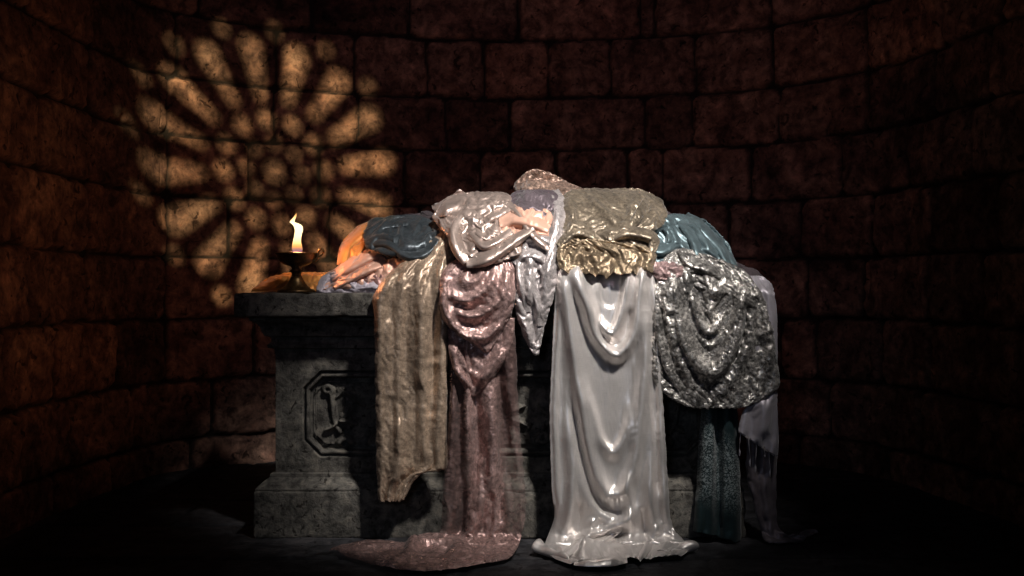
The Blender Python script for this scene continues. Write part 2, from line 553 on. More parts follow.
PX0, PX1, PY0, PY1 = -.985, .885, 4.13, 4.78       # pedestal
worn_box('table_slab', -1.118, 1.018, 4.0, 4.90, .903, 1.0, 3, altar, amp=.004, rnd=.009)
moulding('cornice', [(-.02, .745), (.0, .745), (.0, .768), (.022, .772), (.026, .785), (.012, .795), (.012, .818), (.034, .822), (.040, .834), (.044, .842),
                     (.050, .862), (.066, .880), (.084, .888), (.086, .906), (-.02, .906)], PX0, PX1, PY0, PY1, altar, 21)
# pedestal with a sunk panel: front is a grid, body a box behind it
ped = worn_box('pedestal', PX0, PX1, PY0 + .035, PY1, .245, .752, 8, altar, amp=.004)
def panel_outline(px, py):
    """distance inside the notched panel, in px (positive inside)"""
    x0, x1, y0, y1 = 303, 706, 371, 457
    dx = np.minimum(px - x0, x1 - px); dy = np.minimum(py - y0, y1 - py)
    d = np.minimum(dx, dy)
    cut = (dx + dy - 17) / 1.35                     # cut-off corners
    return np.minimum(d, cut)
gx = np.linspace(PX0 + .004, PX1 - .004, 640); gz = np.linspace(.75, .248, 190)
GX, GZ = np.meshgrid(gx, gz)
qx = 512 + GX * F / PY0; qy = 288 + (CZ - GZ) * F / PY0
qi = panel_outline(qx, qy)
hh = .004 * fbm(GX * 9, GZ * 9, 4, 51)
hh = hh - .030 * sstep(-.5, 1.5, qi) + .026 * sstep(1.5, 3.5, qi) * sstep(7.5, 5.5, qi) - .012 * sstep(5.5, 9, qi) + .010 * sstep(8, 9, qi) * sstep(11.5, 10, qi)
# carved foliage
ins = sstep(9, 13, qi)
fol = np.zeros_like(hh)
def leaf(x, y, ang, L, W, h):
    """pointed leaf with a raised rib, as photo-pixel relief"""
    ca, sa = math.cos(ang), math.sin(ang)
    u = ((qx - x) * ca + (qy - y) * sa) / L; v = (-(qx - x) * sa + (qy - y) * ca)
    v = v - W * .8 * (u - .4) ** 2
    w = W * np.sqrt(np.clip(u, 0, 1)) * np.sqrt(np.clip(1 - u, 0, 1)) * 2 * (1 + .16 * np.sin(u * 26))
    k = np.clip(1 - np.abs(v) / np.maximum(w, .01), 0, 1) * (u > 0) * (u < 1)
    return h * (np.sqrt(k) * .8 + .35 * np.exp(-(v / 1.2) ** 2) * (k > 0)) * (1 - .25 * u)
def scroll(x, y, r, turns, a0, dirn, w, h):
    pts = []
    for k in range(26):
        t = k / 25; a = a0 + dirn * t * turns * 2 * math.pi; q = r * (1 - .86 * t)
        pts.append((x + q * math.cos(a), y + q * math.sin(a)))
    return stroke(qx, qy, pts, w, h, taper=.04, n=60, flat=2.6)
mid = 505
for sgn in (-1, 1):
    def mx(x): return mid + sgn * (mid - x)
    # the vase-like stem, wings and volute seen at the left end (mirrored at the right)
    for (x, y, r, w_, h_) in ((326, 391, 5.5, 3.2, .028), (343, 446, 9, 4, .03), (390, 432, 15, 4.2, .03), (440, 405, 15, 4.2, .028), (468, 440, 10, 3.6, .028)):
        fol = np.maximum(fol, scroll(mx(x), y, r, 1.25, 1.2 if sgn < 0 else 1.9, sgn * (1 if x != 440 else -1), w_, h_))
    for (pts, w_, h_) in (([(330, 394), (332, 410), (334, 424), (341, 436)], 3.4, .026), ([(350, 452), (372, 450), (404, 446), (416, 425), (420, 402), (432, 392)], 3.2, .024),
                          ([(452, 415), (462, 424), (476, 446), (500, 452)], 3, .024)):
        fol = np.maximum(fol, stroke(qx, qy, [(mx(a), b) for a, b in pts], w_, h_, taper=.06, flat=2.6))
    for (x, y, a, L, W, h_) in ((338, 421, .15, 20, 5, .034), (338, 424, 2.6, 17, 5, .032), (344, 388, 2.2, 14, 4.5, .026), (345, 392, .6, 24, 6, .03), (366, 448, -1.1, 26, 6, .03), (404, 446, .35, 22, 5, .028),
                                (420, 402, -2.5, 20, 6, .03), (421, 408, .9, 22, 5, .03), (455, 418, -.6, 22, 6, .03), (478, 446, -1.3, 22, 6, .03), (372, 405, -.4, 22, 6, .026), (380, 400, 2.5, 18, 5, .026)):
        fol = np.maximum(fol, leaf(mx(x), y, a if sgn < 0 else math.pi - a, L, W, h_))
for a in range(7):
    fol = np.maximum(fol, leaf(mid, 418, a * 2 * math.pi / 7 + .3, 24, 7, .034))
fol = np.maximum(fol, .036 * np.exp(-(((qx - mid) ** 2 + (qy - 418) ** 2) / 36.0) ** 2))
hh = hh + fol * ins
pf = grid_mesh('carved_panel', np.stack([GX, PY0 - hh, GZ], -1), M_altar, flip=True)
so = pf.modifiers.new('thickness', 'SOLIDIFY'); so.thickness = .042; so.offset = -1
local(pf, altar)
moulding('base_moulding', [(-.02, .185), (.062, .185), (.064, .197), (.058, .205), (.050, .214), (.034, .226), (.016, .238), (.014, .252), (.002, .256), (-.02, .256)], PX0, PX1, PY0, PY1, altar, 31)
worn_box('plinth', PX0 - .072, PX1 + .072, PY0 - .068, PY1 + .07, -.004, .19, 12, altar, amp=.005)
# ================================================================== FABRIC TOOLS
def fabric(name, col, col2=None, rough=.45, metal=.2, sheen=.3, weave=.15, slub=0., glint=0., alpha=1.0, edge=None, solid=None, mottle=0., brocade=None, spec=.3):
    """woven cloth; UV is in decimetres of cloth. glint = crinkled sparkle, slub = streaky threads, alpha<1 = sheer"""
    m, nt, b = new_mat(name)
    col2 = col2 or tuple(c * .72 for c in col)
    uv = N(nt, 'ShaderNodeUVMap').outputs['UV']
    oc = objco(nt)
    n1 = noise_n(nt, oc, 9, 4, .6)
    c = ramp(nt, n1, [(.32, col2), (.66, col)]).outputs[0]
    if mottle:
        mo = ramp(nt, noise_n(nt, oc, 75, 3, .65, .6), [(.42, (1 - mottle,) * 3), (.50, (1, 1, 1)), (.62, (1 + mottle,) * 3)]).outputs[0]
        mo2 = ramp(nt, noise_n(nt, oc, 17, 3, .6, .8), [(.38, (1 - mottle * .7,) * 3), (.60, (1 + mottle * .5,) * 3)]).outputs[0]
        c = mixc(nt, 1.0, mixc(nt, 1.0, c, mo, 'MULTIPLY'), mo2, 'MULTIPLY')
    def stretched(sx, sy, scale, det=3):
        mp = N(nt, 'ShaderNodeMapping'); mp.inputs['Scale'].default_value = (sx, sy, 1)
        nt.links.new(uv, mp.inputs['Vector'])
        return noise_n(nt, mp.outputs['Vector'], scale, det, .6)
    wa = stretched(60, 3, 1.0); wb = stretched(3, 60, 1.0)
    wsum = math_n(nt, 'ADD', wa, wb)
    height = math_n(nt, 'MULTIPLY', wsum, .35)
    if slub:
        t = math_n(nt, 'MULTIPLY', math_n(nt, 'SUBTRACT', wsum, .86), 2.2 * slub)
        bright = math_n(nt, 'ADD', t, 1.0)
        g = N(nt, 'ShaderNodeVectorMath', operation='SCALE')
        nt.links.new(c, g.inputs[0]); nt.links.new(bright, g.inputs['Scale'])
        c = g.outputs[0]
    rough_s = None
    if glint:
        def creases(scale, dist):
            return math_n(nt, 'ABSOLUTE', math_n(nt, 'SUBTRACT', noise_n(nt, oc, scale, 2, .5, dist), .5))
        cr = creases(20, 1.2); cr2 = creases(48, .8)
        height = math_n(nt, 'ADD', math_n(nt, 'MULTIPLY', height, .5), math_n(nt, 'MULTIPLY', math_n(nt, 'ADD', math_n(nt, 'MULTIPLY', cr, 5.0), math_n(nt, 'MULTIPLY', cr2, 2.2)), glint))
        rough_s = ramp(nt, noise_n(nt, oc, 26, 3, .6), [(.40, (rough,) * 3), (.60, (max(.16, rough * .6),) * 3)]).outputs[0]
    if brocade:
        mp = N(nt, 'ShaderNodeMapping'); mp.inputs['Scale'].default_value = (5, 5, 1)
        nt.links.new(uv, mp.inputs['Vector'])
        v = N(nt, 'ShaderNodeTexVoronoi'); v.inputs['Scale'].default_value = 1.7; v.feature = 'DISTANCE_TO_EDGE'
        nt.links.new(mp.outputs['Vector'], v.inputs['Vector'])
        n2 = noise_n(nt, mp.outputs['Vector'], 2.2, 3, .6, 2.0)
        a = ramp(nt, math_n(nt, 'MULTIPLY', n2, math_n(nt, 'ADD', v.outputs['Distance'], .62)), [(.36, (0, 0, 0)), (.40, (1, 1, 1))]).outputs[0]
        at = N(nt, 'ShaderNodeAttribute', attribute_name='band').outputs['Fac']
        a = math_n(nt, 'MULTIPLY', a, at)
        c = mixc(nt, a, c, brocade)
        height = math_n(nt, 'ADD', height, math_n(nt, 'MULTIPLY', a, .8))
    if edge:
        at = N(nt, 'ShaderNodeAttribute', attribute_name='band').outputs['Fac']
        c = mixc(nt, at, c, edge)
    nt.links.new(c, b.inputs['Base Color'])
    b.inputs['Roughness'].default_value = rough
    if rough_s is not None: nt.links.new(rough_s, b.inputs['Roughness'])
    b.inputs['Metallic'].default_value = metal
    b.inputs['Specular IOR Level'].default_value = spec
    b.inputs['Sheen Weight'].default_value = sheen
    b.inputs['Sheen Roughness'].default_value = .45
    if alpha < 1:
        al = ramp(nt, wsum, [(.35, (alpha - .16,) * 3), (.62, (min(1, alpha + .10),) * 3)]).outputs[0]
        if solid:
            at = N(nt, 'ShaderNodeAttribute', attribute_name='band').outputs['Fac']
            al = math_n(nt, 'MULTIPLY', al, math_n(nt, 'ADD', math_n(nt, 'MULTIPLY', at, 1 - solid), solid))
        nt.links.new(al, b.inputs['Alpha'])
    bump(nt, b, height, weave if not glint else max(weave, .6), .004)
    return m

# skyline of the pile in photo pixels, and the pile's depth behind the slab edge
SKY = np.array([(225, 291), (255, 288), (275, 279), (330, 274), (342, 246), (362, 226), (380, 220), (430, 217), (445, 200), (480, 193), (512, 192), (530, 180),
                (560, 186), (600, 190), (640, 192), (668, 205), (700, 221), (725, 250), (742, 270), (770, 288), (790, 300)], float)
D_EDGE = 3.985
def pile_depth(px, py, floor=True):
    H = np.interp(px, SKY[:, 0], SKY[:, 1]) - 1.5
    h = np.clip((293.5 - py) / np.maximum(293.5 - H, 2.0), 0, 1)
    deep = .06 + .37 * np.clip((293.5 - H) / 80, .25, 1)
    d = D_EDGE + .03 * sstep(0, .6, h) + deep * (1 - np.sqrt(1 - np.minimum(h, .995) ** 2))
    if floor:
        zf = .012
        df = (CZ - zf) * F / np.maximum(py - 288.0, 1.0)
        k = .05
        # smooth minimum: hanging sheet turns onto the floor
        d = -k * np.log(np.exp(-(d - 3.5) / k) + np.exp(-np.clip((df - 3.5) / k, -60, 60))) + 3.5
    return d, h

def pleats(u, v, n, amp, seed, wander=.5, sharp=1.0):
    ph = u * n + wander * (noise(u * 1.5, v * 1.2, seed) + .5 * noise(u * 4, v * 2.5, seed + 1))
    s = .5 + .5 * np.sin(2 * np.pi * ph)
    return amp * (s ** sharp - .5) * (.6 + .8 * np.clip(.5 + noise(u * n * .5, v * 1.5, seed + 2), 0, 1))

def crinkle(px, py, sc, ang, stretch, amp, seed, octv=3):
    """sharp irregular creases running along direction ang (photo px, degrees, y down)"""
    a = math.radians(ang); ca, sa = math.cos(a), math.sin(a)
    wx = px + 6 * noise(px / 40, py / 40, seed + 7); wy = py + 6 * noise(px / 40, py / 40, seed + 8)
    u = (wx * ca + wy * sa) / (sc * stretch); v = (-wx * sa + wy * ca) / sc
    return amp * (ridged(u, v, octv, seed) - .4)

def up2(A):
    """4-point subdivision of a grid along both axes"""
    for ax in (0, 1):
        A = np.moveaxis(A, ax, 0)
        p = np.concatenate([2 * A[:1] - A[1:2], A, 2 * A[-1:] - A[-2:-1]], 0)
        mid = (-p[:-3] + 9 * p[1:-2] + 9 * p[2:-1] - p[3:]) / 16
        B = np.empty((2 * len(A) - 1,) + A.shape[1:]); B[0::2] = A; B[1::2] = mid
        A = np.moveaxis(B, 0, ax)
    return A

def body_limit(W, lift, depth, most, slack=.008):
    Y = np.maximum(W[..., 1], .5)
    d, h = pile_depth(512 + W[..., 0] * F / Y, 288 - (W[..., 2] - CZ) * F / Y, False)
    lim = d + depth - (max(lift - slack, .003) if lift > 0 else lift) + 1.6 * (slack - .008) * sstep(.97, .86, W[..., 2])
    most = most + slack
    W[..., 1] = np.where(W[..., 2] > .16, np.clip(W[..., 1], lim - most, lim), np.minimum(W[..., 1], D_EDGE + depth))
    W[..., 2] = np.maximum(W[..., 2], .004)

def relax(W, rest_u, rest_v, rest_d1, rest_d2, rest_b, pin, tether, T, steps, grav, lift, depth, most, bend, iters=3, slack=.008):
    """let the cloth settle: stretch, shear and bending springs, weight, pile, slab and floor in the way"""
    free = (1 - pin)[..., None]
    V = W.copy()
    def proj(a, b, L, k):
        d = W[b] - W[a]
        l = np.sqrt((d * d).sum(-1)) + 1e-9
        c = (k * .5 * (l - L) / l)[..., None] * d
        W[a] += c * free[a]; W[b] -= c * free[b]
    S = slice
    nv, nu = W.shape[:2]
    def par(n, o, k):      # pairs (i, i+k) for i = o, o+2k...: the index ranges
        return [i for i in range(n - k) if (i // k) % 2 == o]
    cons = []
    for o in (0, 1):
        i = np.array(par(nu, o, 1)); cons.append(((S(None), i), (S(None), i + 1), rest_u[:, i], 1.0))
        i = np.array(par(nv, o, 1)); cons.append(((i,), (i + 1,), rest_v[i], 1.0))
        i = np.array(par(nv, o, 1))
        cons.append(((i, S(0, nu - 1)), (i + 1, S(1, nu)), rest_d1[i], .35)); cons.append(((i, S(1, nu)), (i + 1, S(0, nu - 1)), rest_d2[i], .35))
        if nu > 3:
            i = np.array(par(nu, o, 2)); cons.append(((S(None), i), (S(None), i + 2), rest_b[0][:, i], bend))
        if nv > 3:
            i = np.array(par(nv, o, 2)); cons.append(((i,), (i + 2,), rest_b[1][i], bend))
    for st in range(steps):
        vel = (W - V) * .93
        vel = np.clip(vel, -.006, .006)
        V = W.copy()
        W += vel * free
        W[..., 2] -= grav * free[..., 0]
        for it in range(iters):
            for a, b, L, k in cons: proj(a, b, L, k)
            W += (T - W) * tether
            body_limit(W, lift, depth, most, slack)
    return W

def sheet(name, rows, mat, lift, folds=None, strokes=(), back=0, wrap=.012, wrap_px=9, rag=(0, 0, 0, 0), seed=1, thick=.0016, band=None,
          depth=0., sag=None, floor=True, cell=4.4, grow=(1.22, 1.12), steps=(70, 30), grav=.00006, hold=(1, .25, .25, .10), inner=.004, most=.075, bend=.25, fine=None, gain=1.5, vary_amt=1.2, keep=1.0, slack=.008):
    """One piece of draped cloth. rows: (y, xl, xr) or (xl, yl, xr, yr), listed from the top of the cloth to its hem, as seen in the photo.
    strokes: (points, width, height[, width on the other side]) start the folds; grow = spare cloth along and down; hold = how firmly top, left, right, hem stay put;
    lift = metres in front of the pile it lies on; back = metres it runs on down behind the pile."""
    R = [(r[1], r[0], r[2], r[0]) if len(r) == 3 else r[:4] for r in rows]
    Rn = np.array(R, float)
    ln = np.abs(Rn[1:] - Rn[:-1]).max(1).sum(); wd = max(np.hypot(Rn[:, 2] - Rn[:, 0], Rn[:, 3] - Rn[:, 1]).max(), 8)
    nv = int(np.clip(ln / cell, 7, 90)) + 1; nu = int(np.clip(wd / cell, 7, 60)) + 1
    rr = catmull(R, nv)
    u = np.linspace(0, 1, nu)[None, :] * np.ones((nv, 1)); v = np.linspace(0, 1, nv)[:, None] * np.ones((1, nu))
    lx = rr[:, 0]; rx = rr[:, 2]
    px = lx[:, None] * (1 - u) + rx[:, None] * u
    py = rr[:, 1][:, None] * (1 - u) + rr[:, 3][:, None] * u
    if sag is not None:
        py = py + (sag(v) if callable(sag) else sag * v) * 4 * u * (1 - u)
    d, h = pile_depth(px, py, floor)
    on_floor = sstep(3.93, 3.85, d) if floor else 0 * d
    def place(H):
        cphi = np.sqrt(1 - np.minimum(h, .98) ** 2)
        up = np.where(on_floor > 0, on_floor * np.maximum(H + .004, 0), H * np.minimum(h, .98) * .6)
        dd = d + depth - lift * (1 - on_floor) - H * np.maximum(cphi, .35) * (1 - on_floor)
        return np.stack([(px - 512) * dd / F, dd, np.maximum(CZ - (py - 288) * dd / F + up, .004)], -1)
    H = np.zeros_like(px)
    for s in strokes:
        H = H + gain * stroke(px, py, s[0], s[1], s[2], s[3] if len(s) > 3 else None, s[4] if len(s) > 4 else .25)
    if folds is not None: H = H + folds(px, py, u, v)
    ew = 0
    if wrap:
        e = np.minimum(u, 1 - u) * np.maximum(np.hypot(rx - lx, rr[:, 3] - rr[:, 1]), 1)[:, None]
        t = np.clip(1 - e / wrap_px, 0, 1)
        ew = -wrap * (1 - np.sqrt(1 - t * t * .98))
    flat = place(ew + 0 * H); W = place(H + ew); seedW = W.copy()
    def dist(A, k0, k1): return np.sqrt(((A[k1] - A[k0]) ** 2).sum(-1))
    pin = np.zeros((nv, nu)); teth = np.full((nv, nu), inner)
    teth[:, 0] = hold[1]; teth[:, -1] = hold[2]; teth[-1] = np.maximum(teth[-1], hold[3])
    if hold[0] >= 1: pin[0] = 1
    else: teth[0] = np.maximum(teth[0], hold[0])
    S = slice
    for lev, st in enumerate(steps):
        if lev:
            W, flat, seedW = up2(W), up2(flat), up2(seedW)
            nv, nu = W.shape[:2]
            pin = np.zeros((nv, nu)); teth = np.full((nv, nu), inner * .5)
            teth[:, 0] = hold[1]; teth[:, -1] = hold[2]; teth[-1] = np.maximum(teth[-1], hold[3])
            if hold[0] >= 1: pin[0] = 1
            else: teth[0] = np.maximum(teth[0], hold[0])
        vary = vary_amt * noise(np.linspace(0, nu * cell / 2 ** lev / 30, nu)[None, :] + 0 * teth, np.linspace(0, nv * cell / 2 ** lev / 42, nv)[:, None] + 0 * teth, seed + 77)
        gu = 1 + (grow[0] - 1) * (1 + vary); gv = 1 + (grow[1] - 1) * (1 + vary)
        def rest(k0, k1, g):
            return np.maximum(dist(flat, k0, k1) * (g[k0] + g[k1]) * .5, dist(seedW, k0, k1) * keep)
        gd = (gu + gv) / 2
        ru = rest((S(None), S(0, -1)), (S(None), S(1, None)), gu); rv = rest((S(0, -1),), (S(1, None),), gv)
        r1 = rest((S(0, -1), S(0, -1)), (S(1, None), S(1, None)), gd); r2 = rest((S(0, -1), S(1, None)), (S(1, None), S(0, -1)), gd)
        rb = (rest((S(None), S(0, -2)), (S(None), S(2, None)), gu), rest((S(0, -2),), (S(2, None),), gv))
        T = seedW.copy()
        if st:
            W = relax(W, ru, rv, r1, r2, rb, pin, teth[..., None] * np.array([1, .3, 1]), T, st, grav * (1, .5, .25)[lev], lift, depth, most, bend * (1, .7, .5)[lev], slack=slack)
    # light smoothing, then finer grid
    for k in range(1 if len(steps) < 3 else 0):
        Q = W.copy()
        Q[1:-1, 1:-1] = .5 * W[1:-1, 1:-1] + .125 * (W[:-2, 1:-1] + W[2:, 1:-1] + W[1:-1, :-2] + W[1:-1, 2:])
        W = Q
    if len(steps) < 3 or cell > 4.6: W = up2(W)
    nv, nu = W.shape[:2]
    rr = catmull(R, nv)
    u = np.linspace(0, 1, nu)[None, :] * np.ones((nv, 1)); v = np.linspace(0, 1, nv)[:, None] * np.ones((1, nu))
    px = rr[:, 0][:, None] * (1 - u) + rr[:, 2][:, None] * u
    py = rr[:, 1][:, None] * (1 - u) + rr[:, 3][:, None] * u
    # ragged / wavering borders: left, right, top, bottom in px
    m = W[..., 1] / F; cu = np.arange(nu); ce = np.arange(nv)
    if rag[0] or rag[1]:
        el = rag[0] * fbm(ce / 9.0, ce * 0 + 3.3, 3, seed + 50); er = rag[1] * fbm(ce / 9.0, ce * 0 + 7.7, 3, seed + 51)
        W[..., 0] += (el[:, None] * (1 - u) ** 4 + er[:, None] * u ** 4) * m
    if rag[2]: W[..., 2] -= rag[2] * (fbm(cu / 7.0, cu * 0 + 1.1, 3, seed + 52))[None, :] * (1 - v) ** 6 * m
    if rag[3]: W[..., 2] -= rag[3] * (fbm(cu / 6.0, cu * 0 + 2.1, 3, seed + 53))[None, :] * v ** 10 * m
    if fine is not None:
        du = np.gradient(W, axis=1); dv = np.gradient(W, axis=0)
        nn = np.cross(du, dv); nn /= np.linalg.norm(nn, axis=-1, keepdims=True) + 1e-9
        nn *= np.where(nn[..., 1:2] > 0, -1, 1)
        W = W + nn * fine(px, py, u, v)[..., None]
    W[..., 2] = np.maximum(W[..., 2], .003)
    if back:
        nb = 12
        top = W[0].copy(); ext = []
        for k in range(nb, 0, -1):
            a = k / nb * 1.35
            q = top.copy(); q[:, 1] += back * math.sin(a); q[:, 2] -= np.maximum(top[:, 2] - 1.02, .0) * (1 - math.cos(a)) * .95
            q[:, 2] += .01 * noise(top[:, 0] * 20, top[:, 1] * 0 + k * .3, seed) * k / nb
            ext.append(q)
        W = np.concatenate([np.stack(ext), W], 0)
        px = np.concatenate([np.repeat(px[:1], nb, 0), px]); py = np.concatenate([py[:1] - 4 * np.arange(nb, 0, -1)[:, None] * np.ones((1, nu)), py])
        u = np.concatenate([np.repeat(u[:1], nb, 0), u]); v = np.concatenate([np.zeros((nb, nu)), v])
    at = {}
    if band is not None: at['band'] = np.clip(band(px, py, u, v), 0, 1)
    o = grid_mesh(name, W, mat, at, np.stack([px / 25.0, py / 25.0], -1))
    if thick:
        s = o.modifiers.new('thickness', 'SOLIDIFY'); s.thickness = thick; s.offset = -1
    return o

def roll(path, mat, lift, high=.9, name='fold', floor=False, seed=1, amp=.0025, depth=0., back=0, band=None):
    """a rolled or doubled-over fold of cloth: path of (x, y, width) in photo px; it bulges as high as it is wide"""
    c = catmull(path, max(6, len(path) * 3))
    rows = []
    for k in range(len(c)):
        t = c[min(k + 1, len(c) - 1)] - c[max(k - 1, 0)]
        l = math.hypot(t[0], t[1]) + 1e-6
        nx, ny = -t[1] / l, t[0] / l
        w = c[k, 2] / 2
        rows.append((c[k, 0] + nx * w, c[k, 1] + ny * w, c[k, 0] - nx * w, c[k, 1] - ny * w))
    wm = float(np.mean(c[:, 2])) / 2 * 4.05 / F
    def dome(px, py, u, v):
        e = (np.clip(u, 0, 1) ** .5) * (np.clip(1 - u, 0, 1) ** 1.15) / .385          # a lip: steep on one side, easing away on the other
        end = sstep(0, .3, v) * sstep(0, .3, 1 - v)
        return wm * high * 1.35 * e * (.25 + .75 * end) * (1 + .35 * noise(v * 3.1, u * 0 + .5, seed + 2)) + amp * noise(v * 6, u * 2.5, seed)
    return sheet(name, rows, mat, lift, dome, fine=lambda px, py, u, v: crinkle(v * 60, u * 14, 7, 20, 2.5, .0010, seed + 5), wrap=0, steps=(6, 4), grow=(1.04, 1.04), inner=.1, hold=(.3, .3, .3, .3), cell=max(1.6, float(np.mean(c[:, 2])) / 6), floor=floor, seed=seed, depth=depth, grav=0, back=back, band=band)

def cloth_thing(name, label, cat, loc, pieces, group=None):
    """pieces: list of mesh objects in world coordinates; more than one -> an empty with parts"""
    if len(pieces) == 1:
        o = pieces[0]
    else:
        o = empty(name, loc)
        for p in pieces: local(p, o)
    return tag(o, label, cat, group)
# ================================================================== OIL LAMP
LD = 4.085
LC = P(296.5, 292.6, LD); LC.z = 1.002
px_m = LD / F                     # metres per photo pixel there
M_brass, nt, b = new_mat('aged brass')
co = objco(nt)
c = ramp(nt, noise_n(nt, co, 40, 5, .65), [(.3, (.045, .026, .014)), (.52, (.16, .095, .04)), (.75, (.34, .21, .09))]).outputs[0]
nt.links.new(c, b.inputs['Base Color']); b.inputs['Metallic'].default_value = .85; b.inputs['Roughness'].default_value = .36
bump(nt, b, noise_n(nt, co, 120, 3), .15, .003)
M_oil, nt, b = new_mat('dark oil'); b.inputs['Base Color'].default_value = (.05, .03, .01, 1); b.inputs['Roughness'].default_value = .08
M_wick, nt, b = new_mat('burnt wick'); b.inputs['Base Color'].default_value = (.03, .02, .015, 1); b.inputs['Roughness'].default_value = .9
M_flame, nt, b = new_mat('flame')
nt.nodes.remove(b)
at = N(nt, 'ShaderNodeAttribute', attribute_name='rise').outputs['Fac']
colr = ramp(nt, at, [(0, (.10, .16, .9)), (.08, (.55, .25, .35)), (.17, (1, .42, .10)), (.40, (1, .74, .36)), (.72, (1, .80, .46)), (1, (1, .45, .10))]).outputs[0]
strg = ramp(nt, at, [(0, (.10,) * 3), (.12, (.35,) * 3), (.3, (1,) * 3), (.85, (1,) * 3), (1, (.4,) * 3)]).outputs[0]
em = N(nt, 'ShaderNodeEmission'); nt.links.new(colr, em.inputs['Color'])
nt.links.new(math_n(nt, 'MULTIPLY', strg, 2.3), em.inputs['Strength'])
lw = N(nt, 'ShaderNodeLayerWeight'); lw.inputs['Blend'].default_value = .5
tr = N(nt, 'ShaderNodeBsdfTransparent'); mx = N(nt, 'ShaderNodeMixShader')
fac = ramp(nt, lw.outputs['Facing'], [(.45, (1,) * 3), (.95, (.15,) * 3)]).outputs[0]
nt.links.new(fac, mx.inputs[0]); nt.links.new(tr.outputs[0], mx.inputs[1]); nt.links.new(em.outputs[0], mx.inputs[2])
nt.links.new(mx.outputs[0], nt.nodes['Material Output'].inputs['Surface'])

lamp = empty('oil_lamp', LC)
tag(lamp, 'small brass pedestal oil lamp with a burning flame on the altar slab', 'lamp')
k = px_m
lathe('foot', [(0, 0), (18.5 * k, 0), (19 * k, 1.2 * k), (17.5 * k, 2.6 * k), (14 * k, 4.2 * k), (11 * k, 6.5 * k), (8.6 * k, 9.5 * k), (6.6 * k, 13 * k), (5.4 * k, 16.5 * k), (0, 16.5 * k)], M_brass, LC, lamp)
lathe('stem', [(0, 15.5 * k), (5.2 * k, 15.5 * k), (4.6 * k, 18 * k), (5.0 * k, 20 * k), (6.6 * k, 21 * k), (6.9 * k, 22 * k), (5.0 * k, 23.2 * k), (4.6 * k, 24.5 * k), (6.5 * k, 26.5 * k), (0, 26.5 * k)], M_brass, LC, lamp)
lathe('bowl', [(0, 25.5 * k), (6 * k, 25.8 * k), (12 * k, 27.6 * k), (16.5 * k, 30.5 * k), (18.8 * k, 34.5 * k), (19.4 * k, 37 * k), (21.2 * k, 38.2 * k), (21.4 * k, 39.2 * k), (20.6 * k, 39.6 * k), (18.4 * k, 38.4 * k),
               (17.4 * k, 35 * k), (14.5 * k, 31.5 * k), (9 * k, 29.2 * k), (0, 28.6 * k)], M_brass, LC, lamp)
lathe('oil', [(0, 33.5 * k), (16.2 * k, 33.5 * k), (16.4 * k, 33.9 * k), (0, 34.0 * k)], M_oil, LC, lamp)
def LP(x, y, dd=0): return P(x, y, LD + dd)
tube('handle', [LP(312, 262), LP(316.5, 259), LP(318, 254), LP(319, 250.5), LP(321.5, 248.6), LP(323.3, 250.5), LP(322, 254.5), LP(318.5, 257)], [2.0 * k, 1.8 * k, 1.5 * k, 1.4 * k, 1.3 * k, 1.3 * k, 1.1 * k, .7 * k], M_brass, lamp)
tube('wick', [LP(297, 260), LP(297.3, 256), LP(297, 251.5)], [1.6 * k, 1.5 * k, .9 * k], M_wick, lamp, n=8, samples=8)
# flame: stations up its height (centre x, y, half width)
def flame_mesh(name, st, dz=0.0):
    c = catmull([(x, y, w) for x, y, w in st], 46)
    n = 14; vs = []; rise = []
    for i in range(46):
        q = LP(c[i, 0], c[i, 1]); r = max(c[i, 2], .05) * k
        for j in range(n):
            a = 2 * math.pi * j / n
            vs.append((q.x + r * math.cos(a), q.y + dz + r * .75 * math.sin(a), q.z)); rise.append(i / 45)
    fs = [(i * n + j, i * n + (j + 1) % n, (i + 1) * n + (j + 1) % n, (i + 1) * n + j) for i in range(45) for j in range(n)]
    fs.append(tuple(range(n))[::-1]); fs.append(tuple(45 * n + j for j in range(n)))
    o = mesh_from(name, vs, fs, M_flame)
    at = o.data.attributes.new('rise', 'FLOAT', 'POINT'); at.data.foreach_set('value', np.array(rise, np.float32))
    return local(o, lamp)
flame_mesh('flame', [(297, 254, 2.6), (297.3, 250.5, 5.2), (297.0, 246, 5.0), (297.0, 241, 4.0), (298.0, 235, 3.7), (298.8, 229, 4.2), (297.6, 225.5, 4.4), (294.5, 223.2, 3.6), (292.2, 222.0, 2.6), (293.4, 219.3, 1.7), (295.3, 216.2, 1.1), (296.4, 213.2, .25)])
pl = bpy.data.lights.new('flame_light', 'POINT'); po = bpy.data.objects.new('flame_light', pl); C.objects.link(po)
pl.energy = 8.0; pl.color = (1, .43, .20); pl.shadow_soft_size = .025
po.location = LP(297.5, 234, -.012)
# ================================================================== THE FABRICS
M_base = fabric('dark undercloth', (.07, .055, .06), (.035, .027, .03), rough=.6, metal=.1, sheen=.1)
M_white = fabric('white satin', (.74, .695, .665), (.64, .60, .575), rough=.35, metal=.60, sheen=.08, weave=.10, slub=.16)
M_pink = fabric('pink organza', (0.43, 0.285, 0.26), (0.26, 0.165, 0.15), rough=.40, metal=.45, sheen=.1, weave=.2, slub=.6, glint=.55, alpha=.94, solid=.16, mottle=.3)
M_beige = fabric('golden beige organza', (0.44, 0.325, 0.235), (0.27, 0.2, 0.145), rough=.42, metal=.4, sheen=.1, weave=.25, slub=.7, glint=.35, alpha=.88, mottle=0.22)
M_olive = fabric('olive gold organza', (0.225, 0.18, 0.13), (0.13, 0.105, 0.075), rough=.40, metal=.45, sheen=.3, weave=.2, slub=.4, glint=.45, alpha=.94, mottle=0.28)
